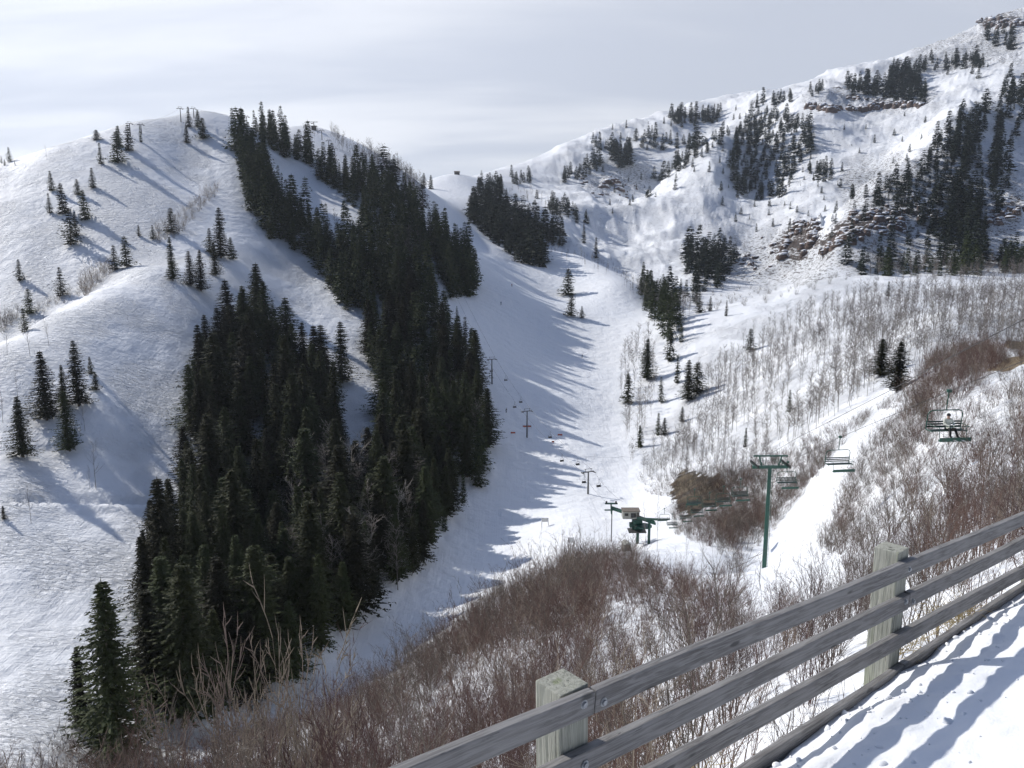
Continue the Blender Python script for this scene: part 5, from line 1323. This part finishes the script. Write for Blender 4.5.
# ------------------------------------------------------------------ thin air between here and the far mountain
if HAZE > 0:
    hz = MB().box((-2900, -2900, -140), (2900, 2900, 760))
    m = bpy.data.materials.new('haze'); m.use_nodes = True; nt = m.node_tree; nt.nodes.clear()
    out = nt.nodes.new('ShaderNodeOutputMaterial'); pv = nt.nodes.new('ShaderNodeVolumePrincipled')
    pv.inputs['Color'].default_value = (0.80, 0.88, 1.0, 1); pv.inputs['Density'].default_value = HAZE; pv.inputs['Anisotropy'].default_value = 0.3
    nt.links.new(pv.outputs[0], out.inputs['Volume'])
    o = hz.build('haze', m); tag(o, 'thin pale mountain haze', 'haze', kind='stuff')
print('max z', ZZ.max(), 'min z', ZZ.min())
# ------------------------------------------------------------------ rock outcrops on the far mountain
def rock_mat():
    m, nt, b = newmat('snow_dusted_rock'); L = nt.links.new
    geo = nd(nt, 'ShaderNodeNewGeometry'); pos = geo.outputs['Position']; sx = nd(nt, 'ShaderNodeSeparateXYZ'); L(geo.outputs['Normal'], sx.inputs[0])
    ms = nd(nt, 'ShaderNodeMapping'); ms.inputs['Scale'].default_value = (0.35, 0.35, 1.6); L(pos, ms.inputs[0])
    n1 = noise(nt, ms.outputs[0], 0.5, 6, 0.7); n2 = noise(nt, pos, 0.35, 6, 0.75)
    c = mixc(nt, ramp(nt, n1, 0.38, 0.62), (0.17, 0.115, 0.092), (0.06, 0.045, 0.04))
    sn_ = ramp(nt, math_(nt, 'ADD', sx.outputs[2], math_(nt, 'MULTIPLY', math_(nt, 'SUBTRACT', n2, 0.5), 1.6)), 0.52, 0.62)
    L(mixc(nt, sn_, c, (0.87, 0.89, 0.93)), b.inputs['Base Color']); b.inputs['Roughness'].default_value = 0.85
    L(bump(nt, n1, 0.8, 1.2), b.inputs['Normal']); return m
M_ROCK = rock_mat()
def outcrop(line, n, size, hgt, label, seed, spread=6.0, sink=0.35):
    """angular blocks shouldering out of the slope along a line of feet; one mesh, one thing"""
    r = np.random.default_rng(seed); Vs, Fs, b = [], [], 0
    ts = np.sort(r.uniform(0, len(line) - 1.001, n)); cen = None
    for t in ts:
        i = int(t); f = t - i
        u = line[i][0] * (1 - f) + line[i + 1][0] * f; v = line[i][1] * (1 - f) + line[i + 1][1] * f + r.normal(0, spread)
        o, ok = hits(np.array([u]), np.array([v]), 400)
        if not ok[0]: continue
        x, y, z = o[0]; s = size * r.uniform(0.5, 1.5); h = hgt * r.uniform(0.5, 1.4)
        nx, nz = 7, 4; P_ = []
        wx, wy = s * r.uniform(0.9, 1.6), s * r.uniform(0.6, 1.0)
        for k_ in range(nz + 1):
            tt = k_ / nz; sc_ = (1.0 - 0.42 * tt ** 1.6) * (1 + r.normal(0, 0.05))
            for q in range(nx):
                A = 2 * math.pi * q / nx
                P_.append((x + wx * sc_ * math.cos(A) * r.uniform(0.8, 1.15), y + wy * sc_ * math.sin(A) * r.uniform(0.8, 1.15), z - h * sink * 1.5 + h * (tt * 1.35) + r.normal(0, 0.05 * h)))
        P_.append((x, y, z + h * 0.95))
        F_ = []
        for k_ in range(nz):
            for q in range(nx):
                a0 = k_ * nx + q; a1 = k_ * nx + (q + 1) % nx
                F_.append((a0, a1, a1 + nx)); F_.append((a0, a1 + nx, a0 + nx))
        for q in range(nx): F_.append((nz * nx + q, nz * nx + (q + 1) % nx, (nz + 1) * nx))
        Vs.append(np.array(P_)); Fs.append(np.array(F_) + b); b += len(P_)
    n_ = len(Vs); lo_ = [v.min(0) for v in Vs]; hi_ = [v.max(0) for v in Vs]; lab = list(range(n_))
    for i in range(n_):
        for j in range(i):
            if np.all(lo_[i] + 0.2 * size < hi_[j]) and np.all(lo_[j] + 0.2 * size < hi_[i]):
                a, c = lab[i], lab[j]; lab = [c if q == a else q for q in lab]
    cl = sorted({q: [i for i in range(n_) if lab[i] == q] for q in lab}.values(), key=lambda q: -len(q))
    short = ' '.join(label.split()[:9])
    for ci, ids in enumerate(cl):
        V_ = np.concatenate([Vs[i] for i in ids]); F_ = []; b = 0
        for i in ids: F_.append(Fs[i] - Fs[i].min() + b); b += len(Vs[i])
        o = link('rock_outcrop', np_mesh('rock_outcrop', V_, np.concatenate(F_), M_ROCK))
        if ci == 0: tag(o, label, 'rock outcrop')
        else: tag(o, 'smaller rock lying apart by the ' + short, 'rock outcrop', 'smaller rocks by the ' + short)
outcrop([(808, 107), (830, 110), (860, 110), (890, 106), (926, 105)], 75, 4.2, 6.0, 'long reddish cliff band under the conifer cluster high on the mountain', 1, 1.0)
outcrop([(845, 98), (870, 99), (890, 101)], 16, 3.0, 2.5, 'short broken ledge above the long cliff band', 2, 1.0)
outcrop([(782, 256), (788, 240), (796, 228), (812, 224), (818, 232), (800, 258)], 60, 3.2, 3.6, 'dark brown crag at the mouth of the snowy gully, left side', 3, 3.0)
outcrop([(818, 258), (835, 244), (850, 236), (875, 228), (905, 226)], 70, 3.0, 3.0, 'broken brown ledges climbing right of the snowy gully', 4, 3.5)
outcrop([(850, 218), (880, 212), (920, 214), (955, 220)], 45, 3.0, 2.6, 'dark ledges inside the right forest of the mountain', 5, 4.0)
outcrop([(985, 222), (1003, 214), (1024, 210)], 24, 3.0, 3.2, 'brown ledge near the right frame edge on the mountain', 6, 3.0)
outcrop([(985, 28), (1000, 22), (1024, 26)], 22, 6.0, 7.0, 'brown rock band just under the highest summit', 7, 2.0)
outcrop([(970, 24), (985, 18), (996, 14)], 12, 4.0, 4.0, 'small rocks on the shoulder left of the summit', 8, 1.5)
outcrop([(603, 186), (612, 180), (620, 188)], 14, 5.0, 6.0, 'dark rock knob in the hollow under the far ridge', 9, 2.0)
outcrop([(575, 182), (600, 192), (640, 190)], 18, 2.5, 2.0, 'scattered rocks beside the dark knob', 10, 5.0)
outcrop([(712, 262), (745, 258), (775, 250)], 26, 2.6, 2.0, 'scattered dark stones left of the gully mouth', 11, 6.0)
# ------------------------------------------------------------------ crumbs of ploughed snow along the fence
r = np.random.default_rng(12); ico = []
t_ = (1 + 5 ** 0.5) / 2
iv = np.array([(-1,t_,0),(1,t_,0),(-1,-t_,0),(1,-t_,0),(0,-1,t_),(0,1,t_),(0,-1,-t_),(0,1,-t_),(t_,0,-1),(t_,0,1),(-t_,0,-1),(-t_,0,1)]) / 1.9
if_ = np.array([(0,11,5),(0,5,1),(0,1,7),(0,7,10),(0,10,11),(1,5,9),(5,11,4),(11,10,2),(10,7,6),(7,1,8),(3,9,4),(3,4,2),(3,2,6),(3,6,8),(3,8,9),(4,9,5),(2,4,11),(6,2,10),(8,6,7),(9,8,1)])
Vs, Fs, b = [], [], 0
for q in range(420):
    s = r.uniform(-0.5, 8); w_ = abs(r.normal(0.0, 0.33)) + 0.10
    if q > 350: w_ = r.uniform(0.3, 2.0)
    i = int((s - S_[0]) / (S_[1] - S_[0])); j = int(np.searchsorted(W_, w_)); z = HH[i, j]
    sz = 0.006 + 0.022 * r.random() ** 3
    if w_ > 0.8: sz *= 0.5
    V = iv * (1 + r.normal(0, 0.26, (12, 1))) * sz * np.array([r.uniform(0.8, 1.4), r.uniform(0.8, 1.4), r.uniform(0.6, 1.0)])
    Vs.append(V + [FA.x + fd.x * s + fn.x * w_, FA.y + fd.y * s + fn.y * w_, z - sz * 0.05]); Fs.append(if_ + b); b += 12
me = np_mesh('snow_crumbs', np.concatenate(Vs), np.concatenate(Fs), M_BANK, True)
o = link('snow_crumbs', me); md = o.modifiers.new('sub', 'SUBSURF'); md.levels = 1; md.render_levels = 1
tag(o, 'crumbs and small blocks of ploughed snow along the fence foot', 'snow', kind='stuff')
